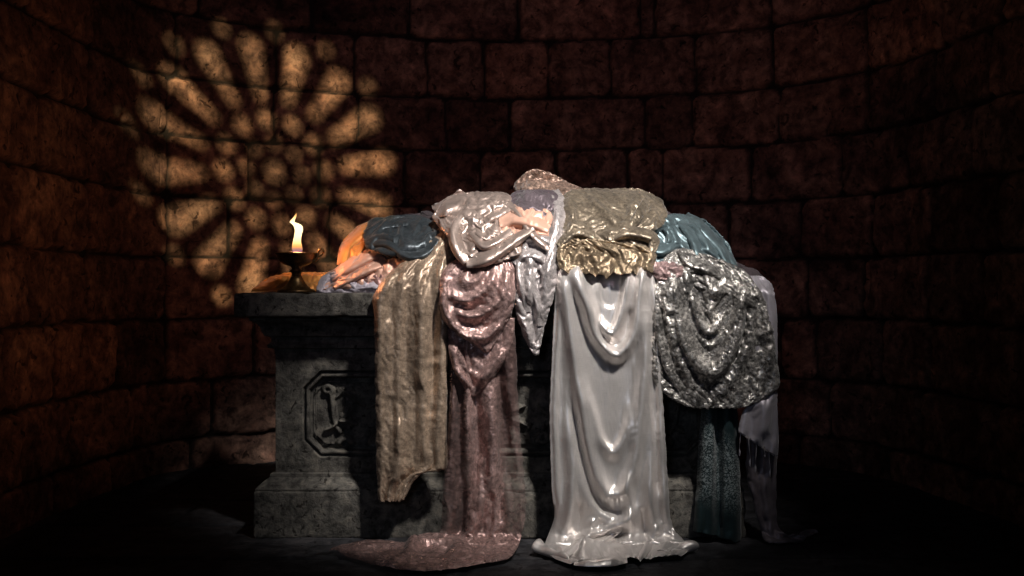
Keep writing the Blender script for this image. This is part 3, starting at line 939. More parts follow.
M_gold = fabric('gold trim', (0.28, 0.21, 0.135), (0.165, 0.12, 0.075), rough=.38, metal=.5, sheen=.2, weave=.3, glint=.7, mottle=0.25)
M_silver = fabric('silver sequined net', (0.42, 0.395, 0.365), (0.15, 0.142, 0.135), rough=.34, metal=.6, sheen=.15, weave=.3, slub=.5, glint=1.0, mottle=.62)
M_lilac = fabric('silver lilac silk', (0.5, 0.45, 0.435), (0.33, 0.295, 0.29), rough=.42, metal=.45, sheen=.3, weave=.15, slub=.3, glint=.35, mottle=0.2)
M_champ = fabric('champagne satin', (0.5, 0.395, 0.345), (0.34, 0.265, 0.23), rough=.38, metal=.62, sheen=.15, weave=.12, slub=.15, mottle=0.1)
M_peach = fabric('peach silk', (0.76, 0.45, 0.33), (0.6, 0.34, 0.25), rough=.45, metal=.25, sheen=.3)
M_rose = fabric('rose sequined net', (.50, .28, .25), (.30, .16, .145), rough=.36, metal=.4, sheen=.3, glint=.8, mottle=0.4)
M_orange = fabric('orange silk', (0.82, 0.36, 0.09), (0.62, 0.24, 0.055), rough=.45, metal=.3, sheen=.3)
M_tealdk = fabric('dark teal satin', (0.06, 0.072, 0.08), (0.033, 0.042, 0.048), rough=.38, metal=.45, sheen=.15, slub=.15, mottle=0.2)
M_teal = fabric('teal satin', (0.135, 0.185, 0.2), (0.07, 0.1, 0.11), rough=.38, metal=.5, sheen=.15, slub=.12, mottle=0.12)
M_green = fabric('deep green brocade', (0.022, 0.044, 0.047), (0.012, 0.024, 0.027), rough=.42, metal=.3, sheen=.15, brocade=(.27, .31, .31))
M_bronze = fabric('bronze lace', (.33, .225, .175), (.17, .11, .085), rough=.40, metal=.45, sheen=.2, slub=.4, glint=.8, mottle=.5)
M_mauve = fabric('mauve velvet', (0.17, 0.135, 0.15), (0.09, 0.07, 0.08), rough=.42, metal=.4, sheen=.3, glint=.5)
M_pearl = fabric('pearl grey silk', (.42, .39, .425), (.31, .285, .31), rough=.42, metal=.35, sheen=.3, slub=.15)
M_plum = fabric('plum dark silk', (0.24, 0.2, 0.215), (0.07, 0.055, 0.062), rough=.42, metal=.35, sheen=.2)
M_sheer = fabric('white voile', (.62, .56, .62), (.48, .43, .48), rough=.45, metal=.15, sheen=.4, alpha=.82)
M_dusty = fabric('dusty pink net', (.33, .22, .21), (.20, .13, .125), rough=.4, metal=.35, glint=.6, mottle=0.35)
M_lace = fabric('dark lace', (.10, .085, .10), (.04, .036, .04), rough=.4, metal=.3, glint=.8)

# --- the dark cloth heaped underneath everything
xs = [(287, 338, 766), (280, 336, 764), (262, 345, 735), (246, 352, 720), (232, 368, 706), (222, 384, 690), (215, 425, 680)]
o = sheet('undercloth', [(r[0] if False else r[0], r[1], r[2]) for r in reversed(xs)], M_base, -.11, lambda px, py, u, v: crinkle(px, py, 20, 70, 2.2, .008, 3), back=.30, wrap=0, fine=lambda px, py, u, v: crinkle(px, py, 14, 60, 2, 0.003, 168), seed=2, floor=False)
cloth_thing('dark_cloth', 'dark plain cloth mostly hidden at the bottom of the fabric pile on the altar', 'fabric', None, [o])

# --- left end, in the light of the lamp
o = sheet('orange_cloth', [(273, 284, 345), (279, 266, 352), (285, 257, 358), (291.6, 251, 360)], M_orange, -.004,
          strokes=[([(262, 287), (285, 281), (318, 277), (340, 276)], 2.6, .012), ([(270, 290), (300, 287), (330, 285)], 2.2, .008), ([(300, 283), (330, 280)], 1.5, -.006)],
          folds=lambda px, py, u, v: crinkle(px, py, 7, 8, 4, .004, 12), back=.16, wrap=.004, rag=(2, 1, 1, 1), grow=(1.10, 1.08), inner=.006, gain=1.3, steps=(110, 60, 40), bend=.2, seed=5, floor=False, depth=.20)
tag(o, 'orange silk cloth lying flat on the altar slab behind the oil lamp', 'fabric')

o = sheet('drape', [(223, 366, 384), (231, 354, 394), (244, 344, 402), (256, 340, 406), (268, 338, 404)], M_orange, .012,
          strokes=[([(343, 256), (350, 242), (362, 230), (376, 224)], 4, .014), ([(350, 262), (360, 246), (374, 236)], 3, .010), ([(345, 250), (358, 235)], 2, -.006)],
          folds=lambda px, py, u, v: crinkle(px, py, 9, -50, 3, .005, 14), back=.2, wrap=.012, rag=(2, 1, 1, 1), grow=(1.10, 1.08), inner=.006, gain=1.3, steps=(110, 60, 40), bend=.2, depth=0.05, seed=6, floor=False)
cloth_thing('orange_cloth', 'ochre orange silk cloth bunched under the dark teal satin, left side of the pile', 'fabric', (0, 0, 0), [o,
    roll([(341, 266, 8), (347, 247, 13), (360, 233, 13), (377, 224, 9)], M_orange, 0.018, depth=0.05, high=0.9, seed=3, back=0),
    roll([(352, 262, 6), (361, 248, 9), (374, 238, 6)], M_orange, 0.018, depth=0.05, high=0.8, seed=4, back=0)])

o = sheet('drape', [(219, 382, 424), (223, 370, 436), (230, 365, 441), (238, 364, 441), (245, 366, 438), (366, 246, 436, 240)], M_tealdk, .034,
          strokes=[([(370, 229), (390, 222), (415, 222), (434, 226)], 5, .016), ([(366, 240), (388, 240), (410, 248), (430, 243)], 4, .014), ([(372, 235), (395, 231), (420, 235)], 4, -.012),
                   ([(405, 221), (400, 235), (412, 250)], 3, .008), ([(425, 222), (428, 236), (420, 250)], 3, .008)],
          folds=lambda px, py, u, v: crinkle(px, py, 14, 10, 2.5, .004, 16), sag=lambda v: 13 * v ** 2, back=.2, wrap=.02, grow=(1.10, 1.08), inner=.006, gain=1.3, steps=(110, 60, 40), bend=.2, seed=7, floor=False)
cloth_thing('teal_satin', 'dark blue-grey teal satin bundle folded beside the champagne satin, lit orange at its left', 'fabric', (0, 0, 0), [o,
    roll([(366, 241, 7), (388, 244, 10), (408, 255, 11), (424, 253, 11), (437, 239, 7)], M_tealdk, 0.042, high=0.8, seed=3, back=0),
    roll([(372, 228, 8), (392, 222, 12), (416, 221, 12), (436, 227, 8)], M_tealdk, 0.036, high=0.6, seed=4, back=0.1)])

o = sheet('lace_strip', [(248, 380, 398), (252, 380, 412), (258, 384, 420), (263, 392, 424)], M_lace, .022, folds=lambda px, py, u, v: crinkle(px, py, 6, 20, 3, .005, 18), wrap=.008, rag=(1, 1, 2, 2), grow=(1.10, 1.08), inner=.006, gain=1.3, steps=(110, 60, 40), bend=.2, depth=0.05, seed=8, floor=False)
tag(o, 'narrow dark lace strip peeping out below the dark teal satin bundle', 'fabric')

o = sheet('drape', [(249, 362, 382), (255, 352, 386), (264, 340, 387), (274, 330, 384), (282, 322, 372), (289, 318, 360)], M_peach, .030,
          strokes=[([(332, 277), (346, 268), (362, 258), (378, 252)], 5, .020), ([(336, 284), (356, 273), (380, 262)], 5, .018), ([(330, 272), (348, 262), (366, 252)], 2.4, -.010), ([(340, 280), (362, 266), (380, 256)], 1.8, -.012)],
          folds=lambda px, py, u, v: crinkle(px, py, 9, -35, 3, .003, 19), wrap=.016, grow=(1.10, 1.08), inner=.006, gain=1.3, steps=(110, 60, 40), bend=.2, depth=0.06, seed=9, floor=False)
cloth_thing('peach_silk', 'peach silk cloth rolled in two thick folds behind the white voile', 'fabric', (0, 0, 0), [o,
    roll([(331, 278, 8), (346, 269, 13), (362, 260, 13), (380, 252, 10)], M_peach, 0.036, depth=0.06, high=0.9, seed=3, back=0),
    roll([(334, 287, 6), (356, 275, 10), (380, 264, 9)], M_peach, 0.038, depth=0.06, high=0.9, seed=4, back=0)])

o = sheet('rose_silk', [(260, 386, 408), (265, 379, 414), (272, 376, 414), (280, 376, 410), (284, 380, 406)], M_peach, .034,
          strokes=[([(380, 272), (394, 264), (410, 268)], 6, .016), ([(384, 280), (400, 274)], 3, .006)], folds=lambda px, py, u, v: crinkle(px, py, 8, 20, 2, .004, 20), wrap=.02, grow=(1.10, 1.08), inner=.006, gain=1.3, steps=(110, 60, 40), bend=.2, depth=0.07, seed=10, floor=False)
tag(o, 'small rounded salmon silk bundle between the peach rolls and the beige organza', 'fabric')

o = sheet('rose_net', [(275, 352, 388), (279, 346, 396), (284, 348, 398), (288.5, 352, 392)], M_rose, .042, folds=lambda px, py, u, v: crinkle(px, py, 5, 10, 2.5, .006, 22), wrap=.008, rag=(2, 2, 2, 2), grow=(1.10, 1.08), inner=.006, gain=1.3, steps=(110, 60, 40), bend=.2, depth=0.075, seed=11, floor=False)
tag(o, 'glittering rose net strip lying on the slab in front of the salmon bundle', 'fabric')

o = sheet('drape', [(273.5, 328, 350), (278, 322, 362), (284, 318, 380), (289, 317, 386), (292.8, 317, 386)], M_sheer, .052,
          strokes=[([(321, 289), (326, 279), (338, 275), (350, 280), (356, 287)], 2.6, .016), ([(330, 290), (340, 282), (348, 288)], 2.2, -.010), ([(350, 288), (370, 286), (384, 289)], 2.4, .008)],
          folds=lambda px, py, u, v: crinkle(px, py, 6, 5, 3, .003, 24), wrap=.008, rag=(1, 1, 1, 0), grow=(1.10, 1.08), inner=.006, gain=1.3, steps=(110, 60, 40), bend=.2, depth=0.085, seed=12, floor=False)
cloth_thing('white_voile', 'sheer white voile crumpled in a loop on the slab edge just right of the lamp', 'fabric', (0, 0, 0), [o,
    roll([(319, 291, 5), (325, 280, 8), (338, 275.5, 8), (350, 281, 8), (357, 289, 5)], M_sheer, 0.056, depth=0.085, high=0.9, seed=3, back=0),
    roll([(352, 289, 4), (370, 286, 6), (385, 289, 4)], M_sheer, 0.054, depth=0.085, high=0.8, seed=4, back=0)])

# --- teal on the right, behind
o = sheet('drape', [(214, 668, 684), (218, 658, 695), (226, 646, 712), (236, 640, 722), (248, 642, 730), (260, 652, 735), (272, 668, 738)], M_teal, .020,
          strokes=[([(642, 232), (660, 222), (676, 222)], 4, .010), ([(662, 218), (672, 232), (676, 252)], 4, .014), ([(684, 218), (700, 234), (712, 262)], 4, .018), ([(692, 219), (712, 232), (730, 262)], 4.5, .020),
                   ([(678, 226), (690, 246), (698, 264)], 4, -.018), ([(700, 226), (716, 246), (724, 264)], 2.5, -.012), ([(646, 246), (662, 252), (676, 246)], 4, .012), ([(652, 234), (666, 240), (670, 250)], 4, -.010)],
          folds=lambda px, py, u, v: crinkle(px, py, 14, 55, 3, .004, 26), back=.25, wrap=.018, grow=(1.10, 1.08), inner=.006, gain=1.3, steps=(110, 60, 40), bend=.2, seed=13, floor=False)
cloth_thing('teal_satin', 'light teal satin slipping over the right back of the pile behind the silver net', 'fabric', (0, 0, 0), [o,
    roll([(686, 216, 9), (704, 228, 13), (719, 244, 13), (731, 264, 10)], M_teal, 0.026, high=0.8, seed=3, back=0.12),
    roll([(680, 221, 8), (693, 238, 11), (701, 264, 9)], M_teal, 0.028, high=0.8, seed=4, back=0),
    roll([(642, 240, 8), (656, 227, 12), (674, 222, 10)], M_teal, 0.028, high=0.8, seed=5, back=0),
    roll([(646, 248, 7), (662, 251, 12), (678, 242, 9)], M_teal, 0.03, high=0.9, seed=6, back=0),
    roll([(664, 226, 6), (671, 236, 9), (668, 248, 6)], M_teal, 0.03, high=0.9, seed=7, back=0)])

# --- right-hand end: what hangs below the silver net
o = sheet('plum_cloth', [(352, 750, 776), (400, 748, 776.5), (440, 747, 776), (480, 748, 776), (505, 754, 776), (522, 759, 777), (532, 762, 782), (764, 540, 792, 536), (775, 543, 806, 530), (790, 543, 815, 529), (802, 541, 818, 532)], M_plum, .004,
          strokes=[([(764, 470), (766, 500), (770, 530)], 3, .012), ([(752, 480), (757, 510), (764, 534)], 2.4, .012), ([(772, 536), (790, 532), (806, 534)], 3, .016), ([(780, 541), (796, 538), (812, 536)], 2, .012), ([(768, 524), (772, 534)], 4, .012)],
          folds=lambda px, py, u, v: crinkle(px, py, 7, 80, 3, .003, 28) + .004 * sstep(520, 535, py) * ridged(px / 7, py / 4, 2, 4), wrap=.008, rag=(1, 1, 0, 2), grow=(1.16, 1.0), inner=.012, hold=(1, .12, .12, .03), gain=1.3, fine=lambda px, py, u, v: crinkle(px, py, 7, 84, 4, 0.0025, 143), slack=.03, depth=.03, seed=14)
tag(o, 'dark plum cloth hanging at the right corner with its crumpled tail on the floor', 'fabric')

p1 = sheet('drape', [(276, 742, 764), (284, 744, 770), (300, 746, 775), (330, 748, 777), (370, 752, 777), (392, 752, 777), (750, 402, 777, 402), (743, 412, 777.5, 424), (740, 422, 778, 440), (738.5, 431, 777.5, 457)], M_pearl, .040,
          strokes=[([(762, 395), (764, 415), (762, 440)], 7, .016), ([(748, 408), (752, 425), (750, 440)], 3, -.006), ([(774, 400), (775, 450)], 3, -.006)], wrap=.010, rag=(.6, .4, 0, .6), grow=(1.16, 1.0), inner=.012, hold=(1, .12, .12, .03), gain=1.3, seed=15, floor=False)
fr = cloth_thing('fringed_cloth', 'pearl grey silk cloth with a tasselled corner below the silver net, right end', 'fabric', (0, 0, 0), [p1, sheet('hem', [(738.3, 429.5, 777.8, 455), (738.3, 432.5, 777.5, 458.5)], M_lilac, .031, wrap=0, thick=.005, steps=(0, 0), seed=3, floor=False)])
fr.location = (0, 0, 0)
for i, (x, y, ln, sw) in enumerate(((740.5, 432, 24, -.5), (748.5, 438, 29, .8), (756.5, 444, 29, -.6), (764.0, 448, 9, .5), (769, 452, 25, .6))):
    d0 = pile_depth(np.array([x]), np.array([y]), False)[0][0] - .034
    tt = tube('tassel', [P(x, y, d0), P(x + sw, y + ln * .4, d0), P(x + sw * 2, y + ln * .74, d0), P(x + sw * 1.6, y + ln * .80, d0), P(x + sw * 2.2, y + ln, d0)], [.0020, .0013, .0015, .0034, .0020], M_pearl, None, n=8, samples=26)
    local(tt, fr)

def two_tubes(px, py, u, v):
    a = np.minimum(np.abs(u - .27), np.abs(u - .76)) / .25
    return .052 * np.sqrt(np.clip(1 - a * a, 0, 1)) - .02 + crinkle(px, py, 9, 88, 4, .003, 30)
o = sheet('green_brocade', [(385, 704, 737), (410, 702, 737), (440, 699, 738.5), (480, 697, 740), (512, 694, 741), (692.5, 530, 741, 543)], M_green, .012, two_tubes, wrap=.01, rag=(.8, .8, 0, 2), grow=(1.03, 1.0), inner=.03, hold=(1, .2, .2, .1), gain=1, slack=.03, depth=.03, seed=16, floor=False,
          strokes=[([(717, 395), (718, 470), (718, 545)], 2.4, -.05)], band=lambda px, py, u, v: sstep(.20, .42, v - .14 * (u - .5) * 2) * sstep(.86, .66, v - .10 * (u - .5)))
tag(o, 'deep green brocade cloth hanging in two tubes with silver flower pattern below the silver net', 'fabric')

# --- beige organza on the left
def beige_f(px, py, u, v):
    g = sstep(250, 340, py)
    return g * (pleats(u, v, 3.1, .020, 41, 1.3, .8) + .014 * noise(px / 13, py / 150, 44)) + crinkle(px, py, 15, 84, 5, .005, 42) + .003 * ridged(px / 26, py / 9, 2, 43)
o = sheet('beige_organza', [(229, 438, 453), (240, 426, 456), (252, 412, 454), (266, 398, 452), (282, 382, 449), (295, 374.5, 447.5), (320, 375, 447), (360, 375, 447), (400, 376, 446.5), (440, 376.5, 446), (377, 462, 445.5, 468), (377, 474, 440, 470), (377.5, 484, 424, 472), (378, 494, 413, 483), (380, 502, 404, 500)], M_beige, .030, beige_f,
          strokes=[([(446, 236), (424, 268), (412, 300)], 4, .012), ([(450, 240), (440, 275), (438, 310)], 4, .014), ([(440, 236), (410, 268), (390, 296)], 3, .010), ([(388, 310), (387, 360), (388, 400)], 6, .012), ([(424, 282), (420, 340), (420, 400)], 7, .016), ([(443, 270), (443, 350), (442, 440)], 4, .010),
                   ([(404, 310), (402, 380), (404, 440)], 4, -.014), ([(434, 300), (433, 370), (432, 440)], 3, -.012), ([(398, 410), (396, 450), (393, 492)], 7, .016), ([(377, 352), (400, 355)], 1.3, .004), ([(424, 363), (446, 362)], 1.3, .005), ([(378, 393), (402, 395)], 1.3, .006)],
          wrap=.02, rag=(1.2, .8, 0, 3.5), grow=(1.06, 1.0), inner=.012, hold=(1, .12, .12, .03), gain=1.1, fine=lambda px, py, u, v: crinkle(px, py, 9, 84, 5, 0.0022, 157), steps=(80, 40, 25), slack=.035, seed=17)
tag(o, 'golden beige sheer organza hanging down the altar front, leftmost of the long drapes', 'fabric')

# --- pink organza
def pink_f(px, py, u, v):
    fl = sstep(528, 545, py)
    return (1 - fl) * pleats(u, v, 3.7, .044, 51, .7, .9) + crinkle(px, py, 11, 84, 4, .005, 52) * (1 - fl) + fl * (.005 + crinkle(px, py, 10, 15, 3, .005, 53))
p1 = sheet('drape', [(300, 456, 508), (325, 450, 513), (360, 450, 516), (400, 450, 518), (440, 448, 520.5), (480, 444.5, 524), (510, 442.5, 525), (530, 441, 523), (436, 540, 518, 547), (420, 545, 511, 557), (396, 543, 478, 565), (372, 542, 440, 571), (350, 544, 402, 570), (336, 547, 366, 563), (329, 550, 344, 556)], M_pink, .030, pink_f,
          strokes=[([(452, 380), (449, 482), (446, 526)], 5, .014), ([(469, 397), (463, 482), (456, 530)], 5, .014), ([(490, 380), (493, 465), (472, 533)], 6, .018), ([(516, 431), (520, 492), (500, 550)], 6, .016), ([(478, 397), (477, 470), (464, 530)], 3, -.014), ([(506, 390), (508, 470), (492, 535)], 4, -.014),
                   ([(425, 562), (412, 552), (420, 541), (438, 540), (456, 548), (470, 553)], 5, .030), ([(440, 556), (460, 556), (490, 552)], 4, .016), ([(345, 551), (375, 547), (405, 547)], 4, .014), ([(385, 566), (405, 560), (412, 552)], 3, .014), ([(452, 445), (448, 530), (430, 556)], 4, .024, 5, .5), ([(478, 445), (474, 530), (455, 562)], 4, .024, 5, .5), ([(504, 445), (503, 530), (490, 556)], 4, .024, 5, .5), ([(465, 490), (460, 530), (442, 560)], 3, -.016, 3, .12), ([(492, 490), (488, 535), (472, 560)], 3, -.016, 3, .12)], wrap=.014, rag=(1, 1.5, 0, 2), grow=(1.06, 1.0), inner=.012, hold=(1, .12, .12, .03), gain=1.3, fine=lambda px, py, u, v: crinkle(px, py, 9, 82, 4, 0.0024, 155), steps=(80, 40, 25), slack=.035, band=lambda px, py, u, v: sstep(.22, .36, u + .05 * np.sin(v * 9)) * sstep(.80, .62, u + .05 * np.sin(v * 7)) * .82 * (1 - sstep(528, 540, py)) + .12 + sstep(528, 542, py) * (.12 + .5 * sstep(372, 425, px)), seed=18)
p2 = sheet('lower_swag', [(318, 446, 514), (335, 448, 514), (352, 449, 508), (368, 453, 500), (380, 460, 492), (390, 466, 482), (396, 470, 475)], M_pink, .046,
          lambda px, py, u, v: crinkle(px, py, 14, 35, 3.5, .004, 55), strokes=[([(449, 340), (456, 368), (471, 392)], 5, .018), ([(508, 345), (490, 372), (476, 392)], 6, .018), ([(462, 345), (470, 370), (474, 390)], 3, -.010), ([(453, 336), (462, 360), (478, 378), (500, 350)], 3, .010)], wrap=.012, rag=(1, 1, 0, 0), grow=(1.03, 1.02), inner=.015, gain=1.6, steps=(110, 60, 40), bend=.35, band=lambda px, py, u, v: .75 + 0 * u, seed=19)
p3 = sheet('upper_swag', [(258, 458, 510), (266, 447, 514), (280, 440, 515), (296, 440, 515), (312, 440, 512), (324, 446, 506), (334, 457, 500), (343, 472, 495), (352, 484, 489)], M_pink, .066,
          lambda px, py, u, v: crinkle(px, py, 14, -38, 3.5, .004, 56),
          strokes=[([(508, 264), (500, 296), (476, 316), (446, 308)], 5, .018), ([(514, 282), (504, 314), (484, 338), (458, 326)], 4, .016), ([(498, 264), (488, 286), (464, 300), (443, 292)], 4, .016), ([(486, 266), (474, 282), (456, 282)], 4, .012), ([(444, 276), (442, 300), (452, 324), (486, 350)], 4, .016),
                   ([(505, 272), (494, 300), (470, 309), (448, 300)], 2.4, -.012), ([(512, 298), (498, 322), (478, 328)], 2.4, -.010), ([(463, 273), (469, 276)], 5, .012)], wrap=.018, rag=(1, 1, 0, 0), grow=(1.03, 1.02), inner=.015, gain=1.6, steps=(110, 60, 40), bend=.35, band=lambda px, py, u, v: .95 + 0 * u, seed=20)
p4 = roll([(404, 566, 8), (408, 555, 15), (420, 544, 17), (442, 542, 16), (474, 553, 8)], M_pink, .03, high=1.2, floor=True, seed=9, band=lambda px, py, u, v: .8 + 0 * u)
p5 = roll([(345, 551, 6), (375, 547, 9), (408, 546, 7)], M_pink, .02, floor=True, seed=12, band=lambda px, py, u, v: .5 + 0 * u)
pk = cloth_thing('pink_organza', 'pink organza gathered in two swags, its long tail trailing left on the floor', 'fabric', (0, 0, 0), [p1, p2, p3, p4, p5])

# --- silver lilac cloth in the middle
o = sheet('drape', [(191, 540, 560), (198, 520, 564), (214, 510, 564), (232, 508, 562), (248, 512, 561), (264, 518, 559), (280, 515, 557), (294, 513, 554), (312, 516.5, 549), (328, 521, 544), (342, 527, 541), (355, 534, 538)], M_lilac, .052,
          lambda px, py, u, v: crinkle(px, py, 10, 75, 2.6, .006, 60),
          strokes=[([(556, 196), (558, 225), (552, 255), (546, 285)], 5, .022), ([(548, 198), (549, 225), (541, 250)], 4, -.014), ([(515, 215), (532, 232), (546, 252)], 4, .016), ([(512, 226), (526, 244), (536, 262)], 4, .014), ([(520, 250), (530, 262), (528, 285), (530, 310)], 5, .018), ([(524, 240), (536, 252)], 3, -.016),
                   ([(530, 266), (538, 275), (535, 290)], 3, -.020), ([(548, 262), (545, 290), (541, 325)], 4, .014), ([(516, 285), (522, 315), (533, 350)], 3, .010), ([(530, 300), (534, 325), (536, 350)], 2.5, -.010), ([(536, 236), (520, 246)], 3, .012)], back=.22, wrap=.016, rag=(1.5, 1.5, 0, 0), grow=(1.08, 1.05), inner=.006, gain=1.3, steps=(110, 60, 40), bend=.3, seed=21, floor=False)
cloth_thing('lilac_silk', 'silver lilac silk with a pointed end hanging between the pink organza and white satin', 'fabric', (0, 0, 0), [o,
    roll([(553, 192, 12), (560, 206, 14), (559, 226, 14), (553, 248, 12), (546, 274, 8)], M_lilac, 0.06, high=0.8, seed=3, back=0),
    roll([(516, 242, 8), (530, 236, 12), (546, 240, 12), (556, 250, 8)], M_lilac, 0.06, high=0.9, seed=4, back=0),
    roll([(514, 264, 7), (524, 255, 11), (538, 256, 12), (550, 264, 8)], M_lilac, 0.06, high=0.9, seed=5, back=0),
    roll([(521, 250, 6), (520, 268, 9), (523, 288, 9), (528, 312, 6)], M_lilac, 0.056, high=0.9, seed=6, back=0),
    roll([(534, 268, 6), (531, 284, 9), (538, 300, 9), (540, 326, 6)], M_lilac, 0.056, high=0.9, seed=7, back=0),
    roll([(508, 203, 6), (520, 216, 8), (532, 234, 8), (549, 250, 5)], M_champ, 0.088, high=0.9, seed=8, back=0)])

o = sheet('velvet_cloth', [(190.5, 520, 552), (196, 511, 558), (204, 506, 555), (212, 504, 551), (218, 508, 546)], M_mauve, .074, lambda px, py, u, v: crinkle(px, py, 9, 5, 3, .005, 62),
          strokes=[([(510, 202), (530, 196), (552, 198)], 5, .010), ([(512, 211), (530, 207), (546, 208)], 3, .008)], back=.2, wrap=.012, grow=(1.10, 1.08), inner=.006, gain=1.3, steps=(110, 60, 40), bend=.2, seed=22, floor=False)
tag(o, 'small dark mauve velvet cloth lying on top of the silver lilac silk', 'fabric')
o = sheet('drape', [(209, 510, 546), (214, 502, 552), (221, 499, 552), (229, 500, 549), (236, 506, 549)], M_peach, .080,
          strokes=[([(500, 224), (520, 221), (548, 226)], 4, .012), ([(514, 205), (521, 214), (530, 228)], 3, .014), ([(510, 216), (530, 214), (548, 216)], 3, .008), ([(505, 219), (530, 217)], 1.5, -.008)], folds=lambda px, py, u, v: crinkle(px, py, 9, 8, 3, .004, 63), wrap=.012, rag=(1, 1, 1, 1), grow=(1.10, 1.08), inner=.006, gain=1.3, steps=(110, 60, 40), bend=.2, seed=23, floor=False)
cloth_thing('peach_satin', 'peach pink satin fold tucked between the mauve velvet and silver lilac silk', 'fabric', (0, 0, 0), [o,
    roll([(499, 222, 12), (518, 220, 15), (536, 224, 15), (549, 230, 9)], M_peach, 0.082, high=0.8, seed=3, back=0),
    roll([(512, 206, 6), (519, 214, 8), (530, 222, 6)], M_peach, 0.084, high=0.8, seed=4, back=0)])

# --- bronze lace twisted on the crown
o = sheet('bronze_lace', [(170.5, 533, 541), (173, 525, 551), (179, 517, 563), (186, 514, 576), (192, 518, 584), (196, 524, 588)], M_bronze, .030,
          strokes=[([(517, 183), (532, 174), (546, 177), (575, 191)], 4, .016), ([(522, 190), (540, 184), (572, 195)], 3, .012), ([(520, 186), (536, 180), (560, 188)], 1.8, -.010)], folds=lambda px, py, u, v: crinkle(px, py, 8, 24, 3, .005, 64), back=.16, wrap=.02, rag=(2, 1, 1, 1), grow=(1.10, 1.08), inner=.006, gain=1.3, steps=(110, 60, 40), bend=.2, seed=24, floor=False)
tag(o, 'bronze lace cloth twisted into a roll at the very top of the pile', 'fabric')

# --- white satin
def white_f(px, py, u, v):
    fl = sstep(535, 548, py)
    return (1 - fl) * (crinkle(px, py, 22, 84, 5, .0028, 70) + .003 * noise(px / 18, py / 60, 71)) + fl * (.004 + crinkle(px, py, 14, 0, 4, .003, 72))
p1 = sheet('drape', [(256, 560, 654), (266, 557.5, 656), (290, 556, 657), (330, 553.5, 659), (370, 551.5, 661), (410, 550, 663), (450, 550.5, 665.5), (490, 552, 668), (520, 554, 670.5), (547, 540, 675, 532), (544, 549, 683, 540), (553, 558, 690, 548), (570, 565, 682, 557)], M_white, .046, white_f,
          strokes=[([(560, 262), (568, 310), (575, 360), (582, 410), (592, 460), (604, 492), (614, 502), (626, 490), (635, 462), (641, 410), (646, 360), (648, 300)], 8, .034, 6, .06),
                   ([(575, 258), (587, 294), (604, 328), (611, 334), (619, 320), (626, 292), (631, 256)], 4, .032, 5, .08),
                   ([(568, 262), (583, 300), (601, 342), (616, 356), (630, 342), (639, 300), (644, 260)], 5.5, .040, 6, .08),
                   ([(582, 372), (594, 416), (604, 444), (612, 452), (622, 440), (630, 396)], 3.4, .024, 8, .25),
                   ([(611, 262), (611, 312)], 9, -.020, 9, .3), ([(596, 306), (609, 343), (618, 344), (631, 306)], 3, -.016, 3, .1), 
                   ([(566, 400), (578, 470), (600, 514), (616, 522), (640, 512), (652, 470), (655, 400)], 7, .020, 9, .15), ([(572, 400), (583, 460), (600, 504), (616, 512), (634, 500)], 3.5, -.018, 3.5, .15),
                   ([(657, 275), (659, 360), (663, 460), (667, 520)], 4, .018, 4, .1), ([(651, 300), (655, 400), (658, 500)], 3.5, -.024, 3.5, .1), ([(561, 330), (561, 420), (566, 520)], 4, -.010),
                   ([(566, 548), (588, 536), (612, 528), (634, 517)], 4, .030), ([(575, 553), (600, 549), (622, 546)], 3.4, .022), ([(640, 556), (650, 540), (662, 520)], 4, .020), ([(660, 556), (672, 540), (676, 520)], 3, .016), ([(588, 543), (612, 537), (632, 530)], 3, -.016), ([(572, 445), (566, 530), (552, 558)], 4, .030, 6, .5), ([(594, 515), (588, 542), (580, 565)], 4, .026, 5, .15), ([(626, 455), (630, 535), (628, 566)], 4, .030, 6, .5), ([(650, 445), (656, 530), (668, 560)], 4, .030, 6, .5), ([(664, 455), (672, 530), (686, 548)], 3.5, .022, 5, .5), ([(580, 500), (577, 535), (566, 560)], 3, -.016, 3, .12), ([(610, 525), (608, 545), (604, 566)], 5, -.014, 5, .2), ([(642, 505), (646, 540), (650, 562)], 4, -.018, 4, .12)], wrap=.022, rag=(.6, .8, 0, 1.2), grow=(1.0, 1.0), inner=.06, hold=(1, .15, .15, .1), gain=1.15, most=.13, keep=.985, cell=3.8, fine=lambda px, py, u, v: crinkle(px, py, 6, 86, 7, .0010, 121) + sstep(505, 545, py) * crinkle(px, py, 13, 60, 3, .0018, 122), seed=25)
def curl(name, x0, y0, x1, y1, r0, r1, mat, seed, turn=1.35):
    """open roll of cloth lying on the floor from photo point 0 to photo point 1 (at its foot)"""
    a = P(x0, y0, CZ * F / (y0 - 288)); b_ = P(x1, y1, CZ * F / (y1 - 288)); a.z = b_.z = .004
    ax = (b_ - a); L = ax.length; ax.normalize(); side = ax.cross(Vector((0, 0, 1))).normalized()
    n, m = 40, 52; W = np.zeros((n, m, 3))
    for i in range(n):
        t = i / (n - 1); r = (r0 + (r1 - r0) * t) * (1 + .16 * math.sin(t * 6 + seed) + .10 * math.sin(t * 15 + seed)); c = a + ax * (L * t) + Vector((0, 0, r * .80))
        for j in range(m):
            f_ = j / (m - 1); th = -1.5 + .5 * math.sin(t * 4 + seed) + turn * 2 * math.pi * f_; q = r * (1.05 - .42 * f_) * (1 + .09 * math.sin(2.3 * th + seed + 5 * t))
            W[i, j] = c + side * (q * math.cos(th) * 1.15) + Vector((0, 0, q * math.sin(th) * .80)) + ax * (.012 * math.sin(th + seed) * (1 - t if t < .5 else t))
    W[..., 2] = np.maximum(W[..., 2], .003)
    U = np.stack(np.meshgrid(np.linspace(0, 3, m), np.linspace(0, 3, n)), -1)
    o = grid_mesh(name, W, mat, None, U)
    s = o.modifiers.new('thickness', 'SOLIDIFY'); s.thickness = .002; s.offset = 0
    return o
